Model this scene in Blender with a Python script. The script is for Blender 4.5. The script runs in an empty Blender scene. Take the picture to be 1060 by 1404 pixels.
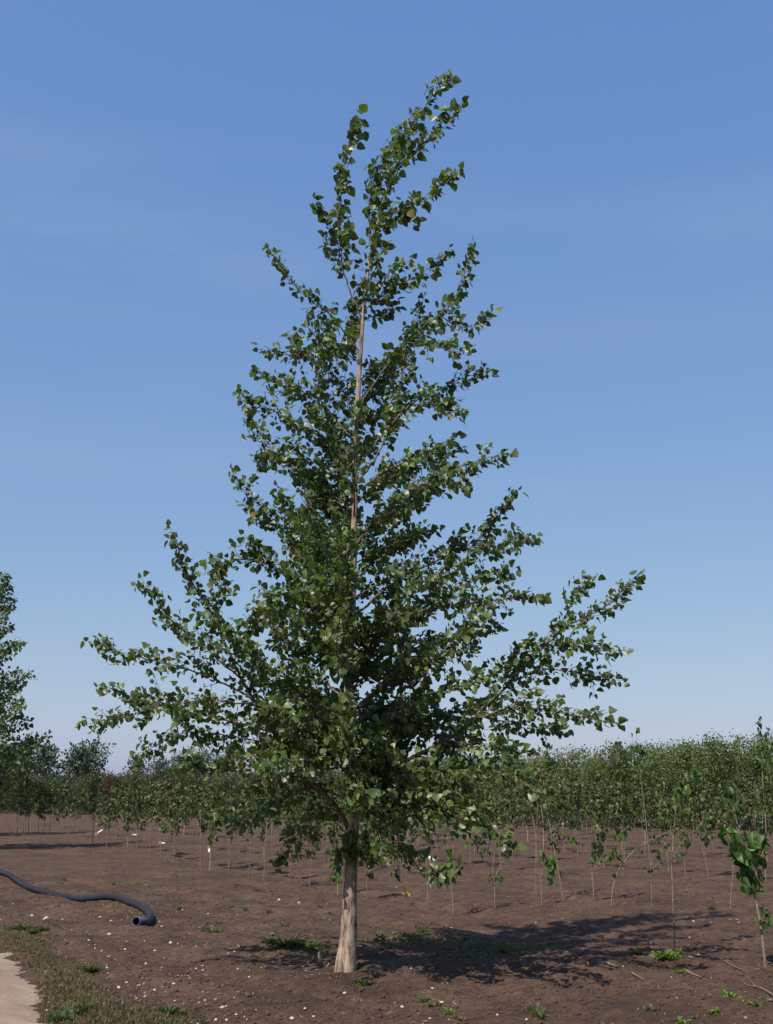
import bpy, math, random
import numpy as np
from mathutils import Vector

scene = bpy.context.scene
C = scene.collection
# ------------------------------------------------------------------ camera
CAM_H = 1.63
F_PX = 1540.0                      # focal length in photograph pixels (1060 x 1404)
PITCH = math.atan((1085 - 702) / F_PX)
cam_data = bpy.data.cameras.new('camera')
cam = bpy.data.objects.new('camera', cam_data)
C.objects.link(cam)
cam.location = (0, 0, CAM_H)
cam.rotation_euler = (math.pi / 2 + PITCH, 0, 0)
cam_data.sensor_fit = 'VERTICAL'
cam_data.sensor_height = 24.0
cam_data.lens = 24.0 * F_PX / 1404.0
cam_data.clip_start = 0.05
cam_data.clip_end = 9000
scene.camera = cam
# ------------------------------------------------------------------ world, sun, exposure
SUN_EL = math.radians(54)
SUN_DIR = Vector((-0.60, -0.80, 0)).normalized()       # horizontal direction towards the sun
world = bpy.data.worlds.new('World')
scene.world = world
world.use_nodes = True
wn = world.node_tree
wn.nodes.clear()
sky = wn.nodes.new('ShaderNodeTexSky')
sky.sky_type = 'NISHITA'
sky.sun_disc = False
sky.sun_elevation = SUN_EL
sky.sun_rotation = math.atan2(SUN_DIR.x, SUN_DIR.y)
sky.altitude = 0
sky.air_density = 1.0
sky.dust_density = 1.0
sky.ozone_density = 3.0
bg = wn.nodes.new('ShaderNodeBackground')
bg.inputs['Strength'].default_value = 0.077
wo = wn.nodes.new('ShaderNodeOutputWorld')
# the camera's soft film response of the whole sky, one power and gain per colour channel
sep = wn.nodes.new('ShaderNodeSeparateColor'); com = wn.nodes.new('ShaderNodeCombineColor')
wn.links.new(sky.outputs[0], sep.inputs[0])
for ch, (gam, gain) in enumerate([(.743, .87), (.557, .797), (.269, .816)]):
    m1 = wn.nodes.new('ShaderNodeMath'); m1.operation = 'MULTIPLY'; m1.inputs[1].default_value = 0.1
    m2 = wn.nodes.new('ShaderNodeMath'); m2.operation = 'POWER'; m2.inputs[1].default_value = gam
    m3 = wn.nodes.new('ShaderNodeMath'); m3.operation = 'MULTIPLY'; m3.inputs[1].default_value = gain * 10
    wn.links.new(sep.outputs[ch], m1.inputs[0]); wn.links.new(m1.outputs[0], m2.inputs[0]); wn.links.new(m2.outputs[0], m3.inputs[0]); wn.links.new(m3.outputs[0], com.inputs[ch])
# thin high cirrus, very faint
wtc = wn.nodes.new('ShaderNodeTexCoord'); wmp = wn.nodes.new('ShaderNodeMapping'); wmp.inputs['Scale'].default_value = (1.1, 1.1, 6.0); wmp.inputs['Rotation'].default_value = (0, .12, 0)
wnz = wn.nodes.new('ShaderNodeTexNoise'); wnz.inputs['Scale'].default_value = 1.7; wnz.inputs['Detail'].default_value = 5; wnz.inputs['Roughness'].default_value = .5
wmr = wn.nodes.new('ShaderNodeMapRange'); wmr.interpolation_type = 'SMOOTHSTEP'
for k_, v_ in ((1, .48), (2, .80), (3, 0.0), (4, .11)): wmr.inputs[k_].default_value = v_
wmx = wn.nodes.new('ShaderNodeMix'); wmx.data_type = 'RGBA'; wmx.inputs[7].default_value = (5.6, 5.9, 6.9, 1)
wn.links.new(wtc.outputs['Generated'], wmp.inputs[0]); wn.links.new(wmp.outputs[0], wnz.inputs[0]); wn.links.new(wnz.outputs[0], wmr.inputs[0]); wn.links.new(wmr.outputs[0], wmx.inputs[0]); wn.links.new(com.outputs[0], wmx.inputs[6])
wn.links.new(wmx.outputs[2], bg.inputs['Color'])
wn.links.new(bg.outputs[0], wo.inputs['Surface'])
sun_data = bpy.data.lights.new('sun', 'SUN')
sun_data.energy = 5.0
sun_data.angle = math.radians(0.53)
sun_data.color = (1.0, 0.93, 0.82)
sun = bpy.data.objects.new('sun', sun_data)
C.objects.link(sun)
sd = Vector((SUN_DIR.x * math.cos(SUN_EL), SUN_DIR.y * math.cos(SUN_EL), math.sin(SUN_EL)))
sun.rotation_euler = sd.to_track_quat('Z', 'Y').to_euler()
sun.location = (0, 0, 30)
scene.view_settings.view_transform = 'Standard'
scene.view_settings.look = 'None'
scene.view_settings.gamma = 1.0
scene.view_settings.exposure = 0.36
scene.view_settings.use_curve_mapping = False

# ------------------------------------------------------------------ calibration helpers
SP, CP = math.sin(PITCH), math.cos(PITCH)
def ray(u, v):
    a, b = (u - 530) / F_PX, (v - 702) / F_PX
    return np.array([a, CP + b * SP, SP - b * CP])
def gnd(u, v):                                 # photograph pixel -> point on flat ground
    d = ray(u, v)
    t = CAM_H / -d[2]
    return np.array([d[0] * t, d[1] * t])
def at(u, v, Y):                               # photograph pixel -> point at depth Y
    d = ray(u, v)
    t = Y / d[1]
    return np.array([d[0] * t, Y, CAM_H + d[2] * t])

rng = np.random.default_rng(11)
random.seed(5)

def hash2(ix, iy, seed):
    h = (ix.astype(np.int64) * 374761393 + iy.astype(np.int64) * 668265263 + seed * 1442695041) & 0x7fffffff
    h = ((h ^ (h >> 13)) * 1274126177) & 0x7fffffff
    return ((h ^ (h >> 16)) & 0xffff) / 65535.0
def vnoise(x, y, seed=0):
    x = np.asarray(x, float); y = np.asarray(y, float)
    ix, iy = np.floor(x), np.floor(y)
    fx, fy = x - ix, y - iy
    fx = fx * fx * (3 - 2 * fx); fy = fy * fy * (3 - 2 * fy)
    a = hash2(ix, iy, seed); b = hash2(ix + 1, iy, seed)
    c = hash2(ix, iy + 1, seed); d = hash2(ix + 1, iy + 1, seed)
    return (a * (1 - fx) + b * fx) * (1 - fy) + (c * (1 - fx) + d * fx) * fy - 0.5

TREE_XY = gnd(474, 1333)
TY = TREE_XY[1]
# edge of the sandy track: runs through these photograph points
_e = [gnd(72, 1420), gnd(66, 1395), gnd(54, 1362), gnd(40, 1340), gnd(22, 1318), gnd(-6, 1305), gnd(-60, 1290), gnd(-160, 1272)]
EDGE_Y = np.array([0.0] + [p[1] for p in _e] + [40.0])
EDGE_X = np.array([-1.2] + [p[0] for p in _e] + [-26.0])
def track_edge(y):
    y = np.asarray(y, float)
    return np.interp(y, EDGE_Y, EDGE_X) + 0.10 * vnoise(y * 1.3, y * 0, 3)
def gh(x, y):
    x = np.asarray(x, float); y = np.asarray(y, float)
    far = np.clip(60.0 / np.maximum(np.abs(y), 1), 0, 1)
    h = 0.07 * vnoise(x * 0.22, y * 0.22, 1) + 0.07 * vnoise(x * 0.7, y * 0.7, 2)
    m = np.clip((x - track_edge(y)) / 0.25, 0, 1)
    c = 0.040 * vnoise(x * 2.3, y * 2.3, 5) + 0.028 * vnoise(x * 5.5, y * 5.5, 6) + 0.020 * vnoise(x * 12, y * 12, 7)
    cl = vnoise(x * 8, y * 8, 8) - 0.18
    c = c + 0.05 * np.clip(cl, 0, 1)
    w_ = (x * .87 + y * .49) * 2 * math.pi / .85 + 2.5 * vnoise(x * .3, y * .3, 12)
    c = c + .016 * np.sin(w_) * (.4 + vnoise(x * .5, y * .5, 13) + .5)
    r2 = (x - TREE_XY[0]) ** 2 + (y - TY) ** 2
    h = h + 0.05 * np.exp(-r2 / 0.5)
    # low ridge of turned soil on the shaded side of the big trunk
    h = h + 0.06 * np.exp(-((y - TY - 0.25 - 0.12 * np.sin(x * 1.7)) ** 2) / 0.05) * np.clip(x - TREE_XY[0], 0, 1) * np.clip(3.0 - x, 0, 1)
    return (h + c * m) * far - 0.02 * (1 - m)
def on_ground(u, v):
    p = gnd(u, v)
    return np.array([p[0], p[1], float(gh(p[0], p[1]))])

# ------------------------------------------------------------------ mesh helpers
def mesh_np(name, V, tris, tint=None, smooth=False):
    me = bpy.data.meshes.new(name)
    V = np.asarray(V, np.float32); tris = np.asarray(tris, np.int32)
    k = tris.shape[1]
    me.vertices.add(len(V)); me.vertices.foreach_set('co', V.ravel())
    me.loops.add(tris.size); me.loops.foreach_set('vertex_index', tris.ravel())
    me.polygons.add(len(tris))
    me.polygons.foreach_set('loop_start', np.arange(0, tris.size, k, dtype=np.int32))
    me.polygons.foreach_set('loop_total', np.full(len(tris), k, np.int32))
    if smooth:
        me.polygons.foreach_set('use_smooth', np.ones(len(tris), bool))
    if tint is not None:
        a = me.attributes.new('tint', 'FLOAT', 'POINT')
        a.data.foreach_set('value', np.asarray(tint, np.float32))
    me.update(calc_edges=True)
    me.validate()
    return me
def obj(name, me, mat=None, parent=None, loc=None):
    o = bpy.data.objects.new(name, me)
    C.objects.link(o)
    if me is not None and mat is not None and not me.materials:
        for m in (mat if isinstance(mat, (list, tuple)) else [mat]):
            me.materials.append(m)
    if parent is not None: o.parent = parent
    if loc is not None: o.location = loc
    return o
def tag(o, label=None, cat=None, group=None, kind=None):
    if label: o['label'] = label
    if cat: o['category'] = cat
    if group: o['group'] = group
    if kind: o['kind'] = kind
    return o
def thing(name, label, cat, loc=(0, 0, 0), group=None, rz=0):
    o = obj(name, None, loc=loc)
    o.rotation_euler = (0, 0, rz)
    return tag(o, label, cat, group)
def copy_tree(o, parent=None):
    c = o.copy(); C.objects.link(c); c.parent = parent
    for ch in list(o.children): copy_tree(ch, c)
    return c
def unit(a):
    a = np.asarray(a, float)
    return a / np.maximum(np.linalg.norm(a, axis=-1, keepdims=True), 1e-9)
def smooth_path(pts, n):
    P = np.asarray(pts, float)
    if len(P) == 2: P = np.array([P[0], P.mean(0), P[1]])
    Q = np.vstack([2 * P[0] - P[1], P, 2 * P[-1] - P[-2]])
    seg = np.linalg.norm(np.diff(P, axis=0), axis=1); s = np.concatenate([[0], np.cumsum(seg)])
    out = []
    for t in np.linspace(0, s[-1], n):
        i = min(max(np.searchsorted(s, t, 'right') - 1, 0), len(P) - 2)
        f = (t - s[i]) / max(seg[i], 1e-9)
        p0, p1, p2, p3 = Q[i], Q[i + 1], Q[i + 2], Q[i + 3]
        out.append(0.5 * ((2 * p1) + (-p0 + p2) * f + (2 * p0 - 5 * p1 + 4 * p2 - p3) * f ** 2 + (-p0 + 3 * p1 - 3 * p2 + p3) * f ** 3))
    return np.array(out)
ANG = {}
def tube_vf(P, R, sides=6, caps=True, disp=None):
    P = np.asarray(P, float); n = len(P)
    T = unit(np.gradient(P, axis=0))
    ref = np.array([0., 1, 0]) if abs(T[0][1]) < 0.9 else np.array([1., 0, 0])
    U = unit(np.cross(T[0], ref)); V = []
    for i in range(n):
        U = unit(U - T[i] * np.dot(U, T[i])); W = np.cross(T[i], U)
        a = ANG.setdefault(sides, np.arange(sides) * 2 * math.pi / sides)
        r = np.full(sides, R[i]) if disp is None else R[i] * (1 + disp(i, a))
        V.append(P[i] + (np.cos(a) * r)[:, None] * U + (np.sin(a) * r)[:, None] * W)
    V = np.vstack(V)
    j = np.arange(sides); k = (j + 1) % sides; i0 = (np.arange(n - 1) * sides)[:, None]
    a, b, c, d = i0 + j, i0 + k, i0 + sides + k, i0 + sides + j
    F = np.concatenate([np.stack([a, b, c], -1).reshape(-1, 3), np.stack([a, c, d], -1).reshape(-1, 3)]).tolist() if caps else np.concatenate([np.stack([a, b, c], -1).reshape(-1, 3), np.stack([a, c, d], -1).reshape(-1, 3)])
    if caps:
        V = np.vstack([V, P[0], P[-1]]); c0 = n * sides
        for j in range(sides):
            k = (j + 1) % sides
            F.append((c0, k, j)); F.append((c0 + 1, (n - 1) * sides + j, (n - 1) * sides + k))
    return V, np.array(F, np.int32)
def merge(parts):
    V, F, o = [], [], 0
    for v, f in parts:
        V.append(v); F.append(np.asarray(f) + o); o += len(v)
    return np.vstack(V), np.vstack(F)
def tube_mesh(name, P, R, sides=6, smooth=True, disp=None):
    V, F = tube_vf(P, R, sides, True, disp)
    return mesh_np(name, V, F, smooth=smooth)
# leaf outlines: (side, along, normal); deltoid poplar leaf, heart leaf, small leaflet
POPLAR = (np.array([[0, 0, 0], [-.30, .04, .05], [-.47, .27, .11], [-.30, .66, .06], [0, 1.0, -.10], [.30, .66, .06], [.47, .27, .11], [.30, .04, .05], [0, .38, 0]]),
          np.array([[8, 0, 7], [8, 7, 6], [8, 6, 5], [8, 5, 4], [8, 4, 3], [8, 3, 2], [8, 2, 1], [8, 1, 0]]))
HEART = (np.array([[0, .06, 0], [-.18, -.03, .06], [-.36, .14, .15], [-.36, .42, .13], [-.18, .80, -.02], [0, 1.12, -.22], [.18, .80, -.02], [.36, .42, .13], [.36, .14, .15], [.18, -.03, .06], [0, .45, -.03]]),
         np.array([[10, 0, 9], [10, 9, 8], [10, 8, 7], [10, 7, 6], [10, 6, 5], [10, 5, 4], [10, 4, 3], [10, 3, 2], [10, 2, 1], [10, 1, 0]]))
RHOMB = (np.array([[0, 0, 0], [-.28, .45, .06], [0, 1, -.05], [.28, .45, .06]]), np.array([[0, 3, 2], [0, 2, 1]]))
BLADE = (np.array([[-.06, 0, 0], [.06, 0, 0], [.05, .55, .06], [-.05, .55, .06], [0, 1, .22]]), np.array([[0, 1, 2], [0, 2, 3], [3, 2, 4]]))
def leaves_mesh(name, P, A, N, S, tint, shape):
    V, F, T = leaves_vf(P, A, N, S, tint, shape)
    return mesh_np(name, V, F, T)
def leaves_vf(P, A, N, S, tint, shape):
    sv, sf = shape
    P = np.asarray(P, float); A = unit(A); N = np.asarray(N, float)
    N = unit(N - A * np.sum(N * A, axis=1, keepdims=True)); B = np.cross(A, N)
    S = np.asarray(S, float)
    V = (P[:, None, :] + S[:, None, None] * (sv[None, :, 0:1] * B[:, None, :] + sv[None, :, 1:2] * A[:, None, :] + sv[None, :, 2:3] * N[:, None, :])).reshape(-1, 3)
    F = (sf[None] + (np.arange(len(P)) * len(sv))[:, None, None]).reshape(-1, 3)
    return V, F, np.repeat(tint, len(sv))

# ------------------------------------------------------------------ materials
def mat_new(name):
    m = bpy.data.materials.new(name); m.use_nodes = True
    nt = m.node_tree
    return m, nt, nt.nodes['Principled BSDF']
def ramp(nt, stops, fac):
    r = nt.nodes.new('ShaderNodeValToRGB')
    els = r.color_ramp.elements
    while len(els) < len(stops): els.new(0.5)
    for e, (p, c) in zip(els, stops): e.position = p; e.color = (*c, 1)
    nt.links.new(fac, r.inputs['Fac'])
    return r.outputs['Color']
def noise(nt, scale, detail=5, rough=0.6, coord='Object', stretch=None):
    tc = nt.nodes.new('ShaderNodeTexCoord')
    n = nt.nodes.new('ShaderNodeTexNoise')
    n.inputs['Scale'].default_value = scale; n.inputs['Detail'].default_value = detail; n.inputs['Roughness'].default_value = rough
    v = tc.outputs[coord]
    if stretch:
        mp = nt.nodes.new('ShaderNodeMapping'); mp.inputs['Scale'].default_value = stretch
        nt.links.new(v, mp.inputs['Vector']); v = mp.outputs['Vector']
    nt.links.new(v, n.inputs['Vector'])
    return n.outputs['Fac']
def mix(nt, fac, a, b, typ='MIX'):
    m = nt.nodes.new('ShaderNodeMix'); m.data_type = 'RGBA'; m.blend_type = typ
    for s, val in ((0, fac), (6, a), (7, b)):
        if isinstance(val, (int, float)): m.inputs[s].default_value = val
        elif isinstance(val, tuple): m.inputs[s].default_value = (*val, 1)
        else: nt.links.new(val, m.inputs[s])
    return m.outputs[2]
def bump(nt, h, bsdf, strength, dist):
    b = nt.nodes.new('ShaderNodeBump'); b.inputs['Strength'].default_value = strength; b.inputs['Distance'].default_value = dist
    nt.links.new(h, b.inputs['Height']); nt.links.new(b.outputs['Normal'], bsdf.inputs['Normal'])
def leaf_mat(name, stops, back, gloss=0.42, trans=0.30, spec=0.45):
    m, nt, p = mat_new(name)
    at_ = nt.nodes.new('ShaderNodeAttribute'); at_.attribute_name = 'tint'
    col = ramp(nt, stops, at_.outputs['Fac'])
    geo = nt.nodes.new('ShaderNodeNewGeometry')          # pale felted underside of the leaf
    c2 = mix(nt, 0.55, col, back)
    cc = mix(nt, geo.outputs['Backfacing'], col, c2)
    nt.links.new(cc, p.inputs['Base Color'])
    p.inputs['Roughness'].default_value = gloss
    p.inputs['Specular IOR Level'].default_value = spec
    tr = nt.nodes.new('ShaderNodeBsdfTranslucent')
    tcol = mix(nt, 1.0, col, (1.5, 1.7, 0.5), 'MULTIPLY')
    nt.links.new(tcol, tr.inputs['Color'])
    ms = nt.nodes.new('ShaderNodeMixShader'); ms.inputs['Fac'].default_value = trans
    out = nt.nodes['Material Output']
    nt.links.new(p.outputs[0], ms.inputs[1]); nt.links.new(tr.outputs[0], ms.inputs[2]); nt.links.new(ms.outputs[0], out.inputs['Surface'])
    return m
M = {}
M['poplar_leaf'] = leaf_mat('poplar_leaf', [(0, (.026, .046, .012)), (.35, (.054, .090, .022)), (.65, (.082, .130, .030)), (.88, (.13, .185, .048)), (.94, (.15, .17, .04)), (.97, (.30, .22, .04)), (1, (.34, .15, .025))], (.13, .155, .085), .42, .32, .5)
M['far_poplar_leaf'] = leaf_mat('far_poplar_leaf', [(0, (.030, .052, .036)), (.6, (.045, .075, .046)), (1, (.065, .10, .055))], (.09, .12, .09), .5, .25, .35)
M['sapling_leaf'] = leaf_mat('sapling_leaf', [(0, (.032, .047, .013)), (.6, (.060, .086, .022)), (1, (.10, .135, .034))], (.10, .12, .06), .5, .30, .35)
M['broad_leaf'] = leaf_mat('broad_leaf', [(0, (.022, .046, .012)), (.5, (.050, .10, .022)), (1, (.095, .175, .038))], (.09, .15, .06), .5, .32, .35)
M['olive_leaf'] = leaf_mat('olive_leaf', [(0, (.042, .064, .014)), (.45, (.075, .110, .024)), (.85, (.120, .150, .036)), (.95, (.16, .15, .06)), (1, (.30, .24, .15))], (.12, .15, .08), .5, .30, .35)
M['dark_leaf'] = leaf_mat('dark_leaf', [(0, (.024, .038, .014)), (.6, (.042, .062, .020)), (.88, (.060, .080, .026)), (1, (.10, .085, .03))], (.08, .10, .05), .5, .30, .3)
M['maroon_leaf'] = leaf_mat('maroon_leaf', [(0, (.040, .026, .018)), (.6, (.065, .045, .026)), (1, (.10, .055, .035))], (.09, .07, .05), .5, .3, .3)
M['yellow_leaf'] = leaf_mat('yellow_leaf', [(0, (.14, .15, .02)), (1, (.32, .28, .04))], (.3, .28, .1), .5, .35, .3)
M['weed_leaf'] = leaf_mat('weed_leaf', [(0, (.036, .050, .018)), (.6, (.062, .084, .028)), (1, (.10, .125, .042))], (.1, .15, .07), .55, .3, .3)
M['lime_leaf'] = leaf_mat('lime_leaf', [(0, (.055, .10, .016)), (1, (.13, .20, .03))], (.15, .22, .06), .5, .3, .3)
M['grass_yellow'] = leaf_mat('grass_yellow', [(0, (.07, .085, .025)), (1, (.16, .16, .05))], (.14, .15, .06), .6, .3, .2)
M['spruce_needle'] = leaf_mat('spruce_needle', [(0, (.035, .055, .045)), (.6, (.06, .085, .075)), (1, (.09, .11, .10))], (.07, .09, .08), .6, .1, .3)
M['dry_grass'] = leaf_mat('dry_grass', [(0, (.042, .050, .020)), (.3, (.070, .060, .030)), (.6, (.115, .075, .045)), (1, (.20, .14, .09))], (.16, .14, .08), .7, .25, .2)

m, nt, p = mat_new('soil')
n1 = noise(nt, 0.8, 9, .68); n2 = noise(nt, 7, 9, .75); n3 = noise(nt, 48, 8, .8)
c = ramp(nt, [(.32, (.050, .031, .023)), (.5, (.075, .047, .034)), (.72, (.108, .070, .050))], n1)
c = mix(nt, .6, c, ramp(nt, [(.34, (.28, .27, .27)), (.5, (1, 1, 1)), (.66, (1.75, 1.6, 1.45))], n2), 'MULTIPLY')
c = mix(nt, .6, c, ramp(nt, [(.36, (.30, .30, .30)), (.51, (1, 1, 1)), (.63, (2.1, 1.85, 1.65))], n3), 'MULTIPLY')
nt.links.new(c, p.inputs['Base Color']); p.inputs['Roughness'].default_value = .95; p.inputs['Specular IOR Level'].default_value = .15
bump(nt, mix(nt, .5, n2, n3), p, 1.0, .035)
M['soil'] = m
m, nt, p = mat_new('sand')
n1 = noise(nt, 1.3, 6, .6); n2 = noise(nt, 40, 8, .75)
c = ramp(nt, [(.3, (.20, .148, .11)), (.7, (.28, .215, .165))], n1)
c = mix(nt, .7, c, ramp(nt, [(.3, (.6, .57, .55)), (.5, (1, 1, 1)), (.75, (1.2, 1.18, 1.15))], n2), 'MULTIPLY')
nt.links.new(c, p.inputs['Base Color']); p.inputs['Roughness'].default_value = .95; p.inputs['Specular IOR Level'].default_value = .15
bump(nt, n2, p, .7, .012); M['sand'] = m
def bark(name, dark, mid, light, sc, st, bs):
    m, nt, p = mat_new(name)
    n1 = noise(nt, sc, 8, .65, 'Object', st); n2 = noise(nt, sc * .35, 5, .6)
    c = ramp(nt, [(.38, dark), (.47, mid), (.60, light)], n1)
    c = mix(nt, .5, c, ramp(nt, [(.35, (.7, .68, .66)), (.6, (1.08, 1.05, 1.0))], n2), 'MULTIPLY')
    if name == 'bark':
        n4 = noise(nt, 13, 6, .6, 'Object', (1, 1, .30))
        c = mix(nt, .85, c, ramp(nt, [(.33, (.30, .25, .22)), (.42, (1, 1, 1)), (.60, (1, 1, 1)), (.70, (.62, .42, .34))], n4), 'MULTIPLY')
    nt.links.new(c, p.inputs['Base Color']); p.inputs['Roughness'].default_value = .85; p.inputs['Specular IOR Level'].default_value = .2
    bump(nt, n1, p, bs, .02)
    return m
M['bark'] = bark('bark', (.075, .046, .034), (.265, .198, .150), (.41, .33, .26), 30, (1, 1, .20), 1.0)
M['limb_bark'] = bark('limb_bark', (.06, .042, .032), (.13, .098, .075), (.20, .155, .115), 40, (1, 1, .6), .4)
M['sapling_bark'] = bark('sapling_bark', (.085, .068, .054), (.16, .128, .102), (.24, .195, .158), 60, (1, 1, .5), .2)
M['pale_bark'] = bark('pale_bark', (.14, .115, .085), (.24, .20, .15), (.33, .28, .215), 40, (1, 1, .5), .2)
M['dead_wood'] = bark('dead_wood', (.07, .05, .04), (.145, .11, .088), (.23, .18, .145), 50, (1, 1, 1), .4)
def plain(name, col, rough=.6, spec=.4, var=.25, sc=20):
    m, nt, p = mat_new(name)
    n1 = noise(nt, sc, 5, .6)
    c = mix(nt, var, col, ramp(nt, [(.3, tuple(x * .45 for x in col)), (.7, tuple(min(1, x * 1.5) for x in col))], n1))
    nt.links.new(c, p.inputs['Base Color']); p.inputs['Roughness'].default_value = rough; p.inputs['Specular IOR Level'].default_value = spec
    return m
M['hose'] = plain('hose', (.014, .014, .020), .62, .28, .5, 12)
M['collar'] = plain('collar', (.085, .105, .14), .5, .4, .4, 30)
M['tag'] = plain('tag', (.82, .82, .84), .5, .4, .06, 8)
M['stone'] = plain('stone', (.46, .37, .30), .9, .2, .6, 25)
m, nt, p = mat_new('pebble')
ta = nt.nodes.new('ShaderNodeAttribute'); ta.attribute_name = 'tint'
nt.links.new(ramp(nt, [(0, (.14, .10, .08)), (.4, (.28, .205, .16)), (.75, (.38, .29, .23)), (1, (.52, .45, .39))], ta.outputs['Fac']), p.inputs['Base Color']); p.inputs['Roughness'].default_value = .9
M['pebble'] = m
M['clod'] = plain('clod', (.070, .044, .032), .95, .1, .6, 30)
M['fallen_leaf'] = plain('fallen_leaf', (.42, .20, .04), .6, .3, .4, 30)

# ------------------------------------------------------------------ ground
def axis_grid(fine0, fine1, step, lo, hi, growth):
    a = list(np.arange(fine0, fine1, step)); s = step
    while a[-1] < hi: s *= growth; a.append(a[-1] + s)
    b = []; s = step; x = fine0
    while x > lo: s *= growth; x -= s; b.append(x)
    return np.array(b[::-1] + a)
gx = axis_grid(-5.2, 5.4, .034, -3500, 3500, 1.10)
gy = axis_grid(9.0, 19.0, .034, -60, 5000, 1.035)
GX, GY = np.meshgrid(gx, gy)
GZ = gh(GX, GY)
nx, ny = len(gx), len(gy)
idx = np.arange(nx * ny).reshape(ny, nx)
quads = np.stack([idx[:-1, :-1], idx[:-1, 1:], idx[1:, 1:], idx[1:, :-1]], -1).reshape(-1, 4)
g = obj('ground', mesh_np('ground', np.stack([GX, GY, GZ], -1).reshape(-1, 3), quads, smooth=True), M['soil'])
tag(g, 'bare dark brown tilled soil of the nursery field', kind='structure')
# sandy track in the corner: a sheet that sinks raggedly into the soil along its edge
ys = np.concatenate([np.arange(1.0, 8.5, .2), np.arange(8.5, 14, .035), np.arange(14, 40, .4)])
fr = np.concatenate([np.linspace(0, .70, 25), np.linspace(.70, 1, 50)[1:]])
ed = np.interp(ys, EDGE_Y, EDGE_X) + .30
TX = (ed[:, None] - 4.4) + fr[None, :] * 4.4; TYY = np.repeat(ys[:, None], len(fr), 1)
into = np.clip((TX - (ed[:, None] - .75)) / .75, 0, 1)
TZ = gh(TX, TYY) + 0.034 - .075 * into ** 1.3 + into * (.050 * vnoise(TX * 4, TYY * 4, 21) + .035 * vnoise(TX * 11, TYY * 11, 23) + .02 * vnoise(TX * 27, TYY * 27, 24)) + 0.006 * vnoise(TX * 9, TYY * 9, 22)
TZ = np.where(fr[None, :] > .999, TZ - .05, TZ)
idx = np.arange(TX.size).reshape(TX.shape)
quads = np.stack([idx[:-1, :-1], idx[:-1, 1:], idx[1:, 1:], idx[1:, :-1]], -1).reshape(-1, 4)
tk = obj('track', mesh_np('track', np.stack([TX, TYY, TZ], -1).reshape(-1, 3), quads, smooth=True), M['sand'])
tag(tk, 'pale sandy track skirting the field corner', kind='structure')

# ------------------------------------------------------------------ growing shoots and leaves
class Foliage:
    def __init__(self): self.P, self.A, self.N, self.S, self.T = [], [], [], [], []
    def add(self, p, a, n, s, t):
        self.P.append(p); self.A.append(a); self.N.append(n); self.S.append(s); self.T.append(t)
    def arrays(self): return [np.array(x) for x in (self.P, self.A, self.N, self.S, self.T)]
def rvec(): return unit(rng.normal(size=3))
def leafy_shoot(fol, twigs, p0, d, L, size, bend=(0.12, 0, 0.10), spacing=.036, r=.0035, sides=4, wind=.35, density=1.0):
    n = max(4, int(L / .07) + 2)
    pts = [np.array(p0, float)]; d = unit(d)
    for i in range(n - 1):
        d = unit(d + np.array(bend) * (L / n) * 2.5 + rng.normal(size=3) * .10)
        pts.append(pts[-1] + d * L / (n - 1))
    pts = np.array(pts)
    twigs.append(tube_vf(pts, np.linspace(r, r * .35, n), sides, False))
    s = spacing * .8
    while s < L:
        f = s / L * (n - 1); i = min(int(f), n - 2); q = pts[i] + (pts[i + 1] - pts[i]) * (f - i)
        t = unit(pts[i + 1] - pts[i])
        if rng.random() < density:
            perp = unit(np.cross(t, rvec()))
            pet = unit(perp + t * .5 + np.array([0, 0, -.1]))
            sz = size * rng.uniform(.50, 1.28) * (1.12 if s > L * .55 else .92)
            q2 = q + pet * sz * rng.uniform(.35, .65)
            a = unit(pet * .55 + np.array([wind, 0, -.55]) + rvec() * .65)
            fol.add(q2, a, rvec() + np.array([0, 0, .35]) + perp * .5, sz, min(max(rng.normal(.45, .25), 0), .93) if rng.random() > .014 else rng.uniform(.93, .99))
        s += spacing * rng.uniform(.7, 1.4)
    q = pts[-1]
    fol.add(q, unit(unit(pts[-1] - pts[-2]) + rvec() * .4), rvec(), size * .9, .6)
    return pts
def dress_branch(fol, twigs, P, size, start=.22, step=.10, Ls=(.12, .42), spacing=.036, wind=.35, density=1.0, spread=.85):
    seg = np.linalg.norm(np.diff(P, axis=0), axis=1); s = np.concatenate([[0], np.cumsum(seg)]); L = s[-1]
    t = L * start
    while t < L * .985:
        i = min(np.searchsorted(s, t, 'right') - 1, len(P) - 2); f = (t - s[i]) / max(seg[i], 1e-6)
        q = P[i] + (P[i + 1] - P[i]) * f; tan = unit(P[i + 1] - P[i])
        perp = unit(np.cross(tan, rvec()))
        k = t / L
        ln = rng.uniform(*Ls) * (1.15 - .65 * k) * min(1.0, .45 + L * .4)
        leafy_shoot(fol, twigs, q, unit(perp * spread + tan * .85 + np.array([0, 0, .12])), ln, size, spacing=spacing, wind=wind, density=density)
        t += step * rng.uniform(.6, 1.5)
    d = unit(P[-1] - P[-2])
    leafy_shoot(fol, twigs, P[-1] - d * .12, d, .12 + .14, size * 1.08, spacing=spacing * .75, wind=wind)

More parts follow.
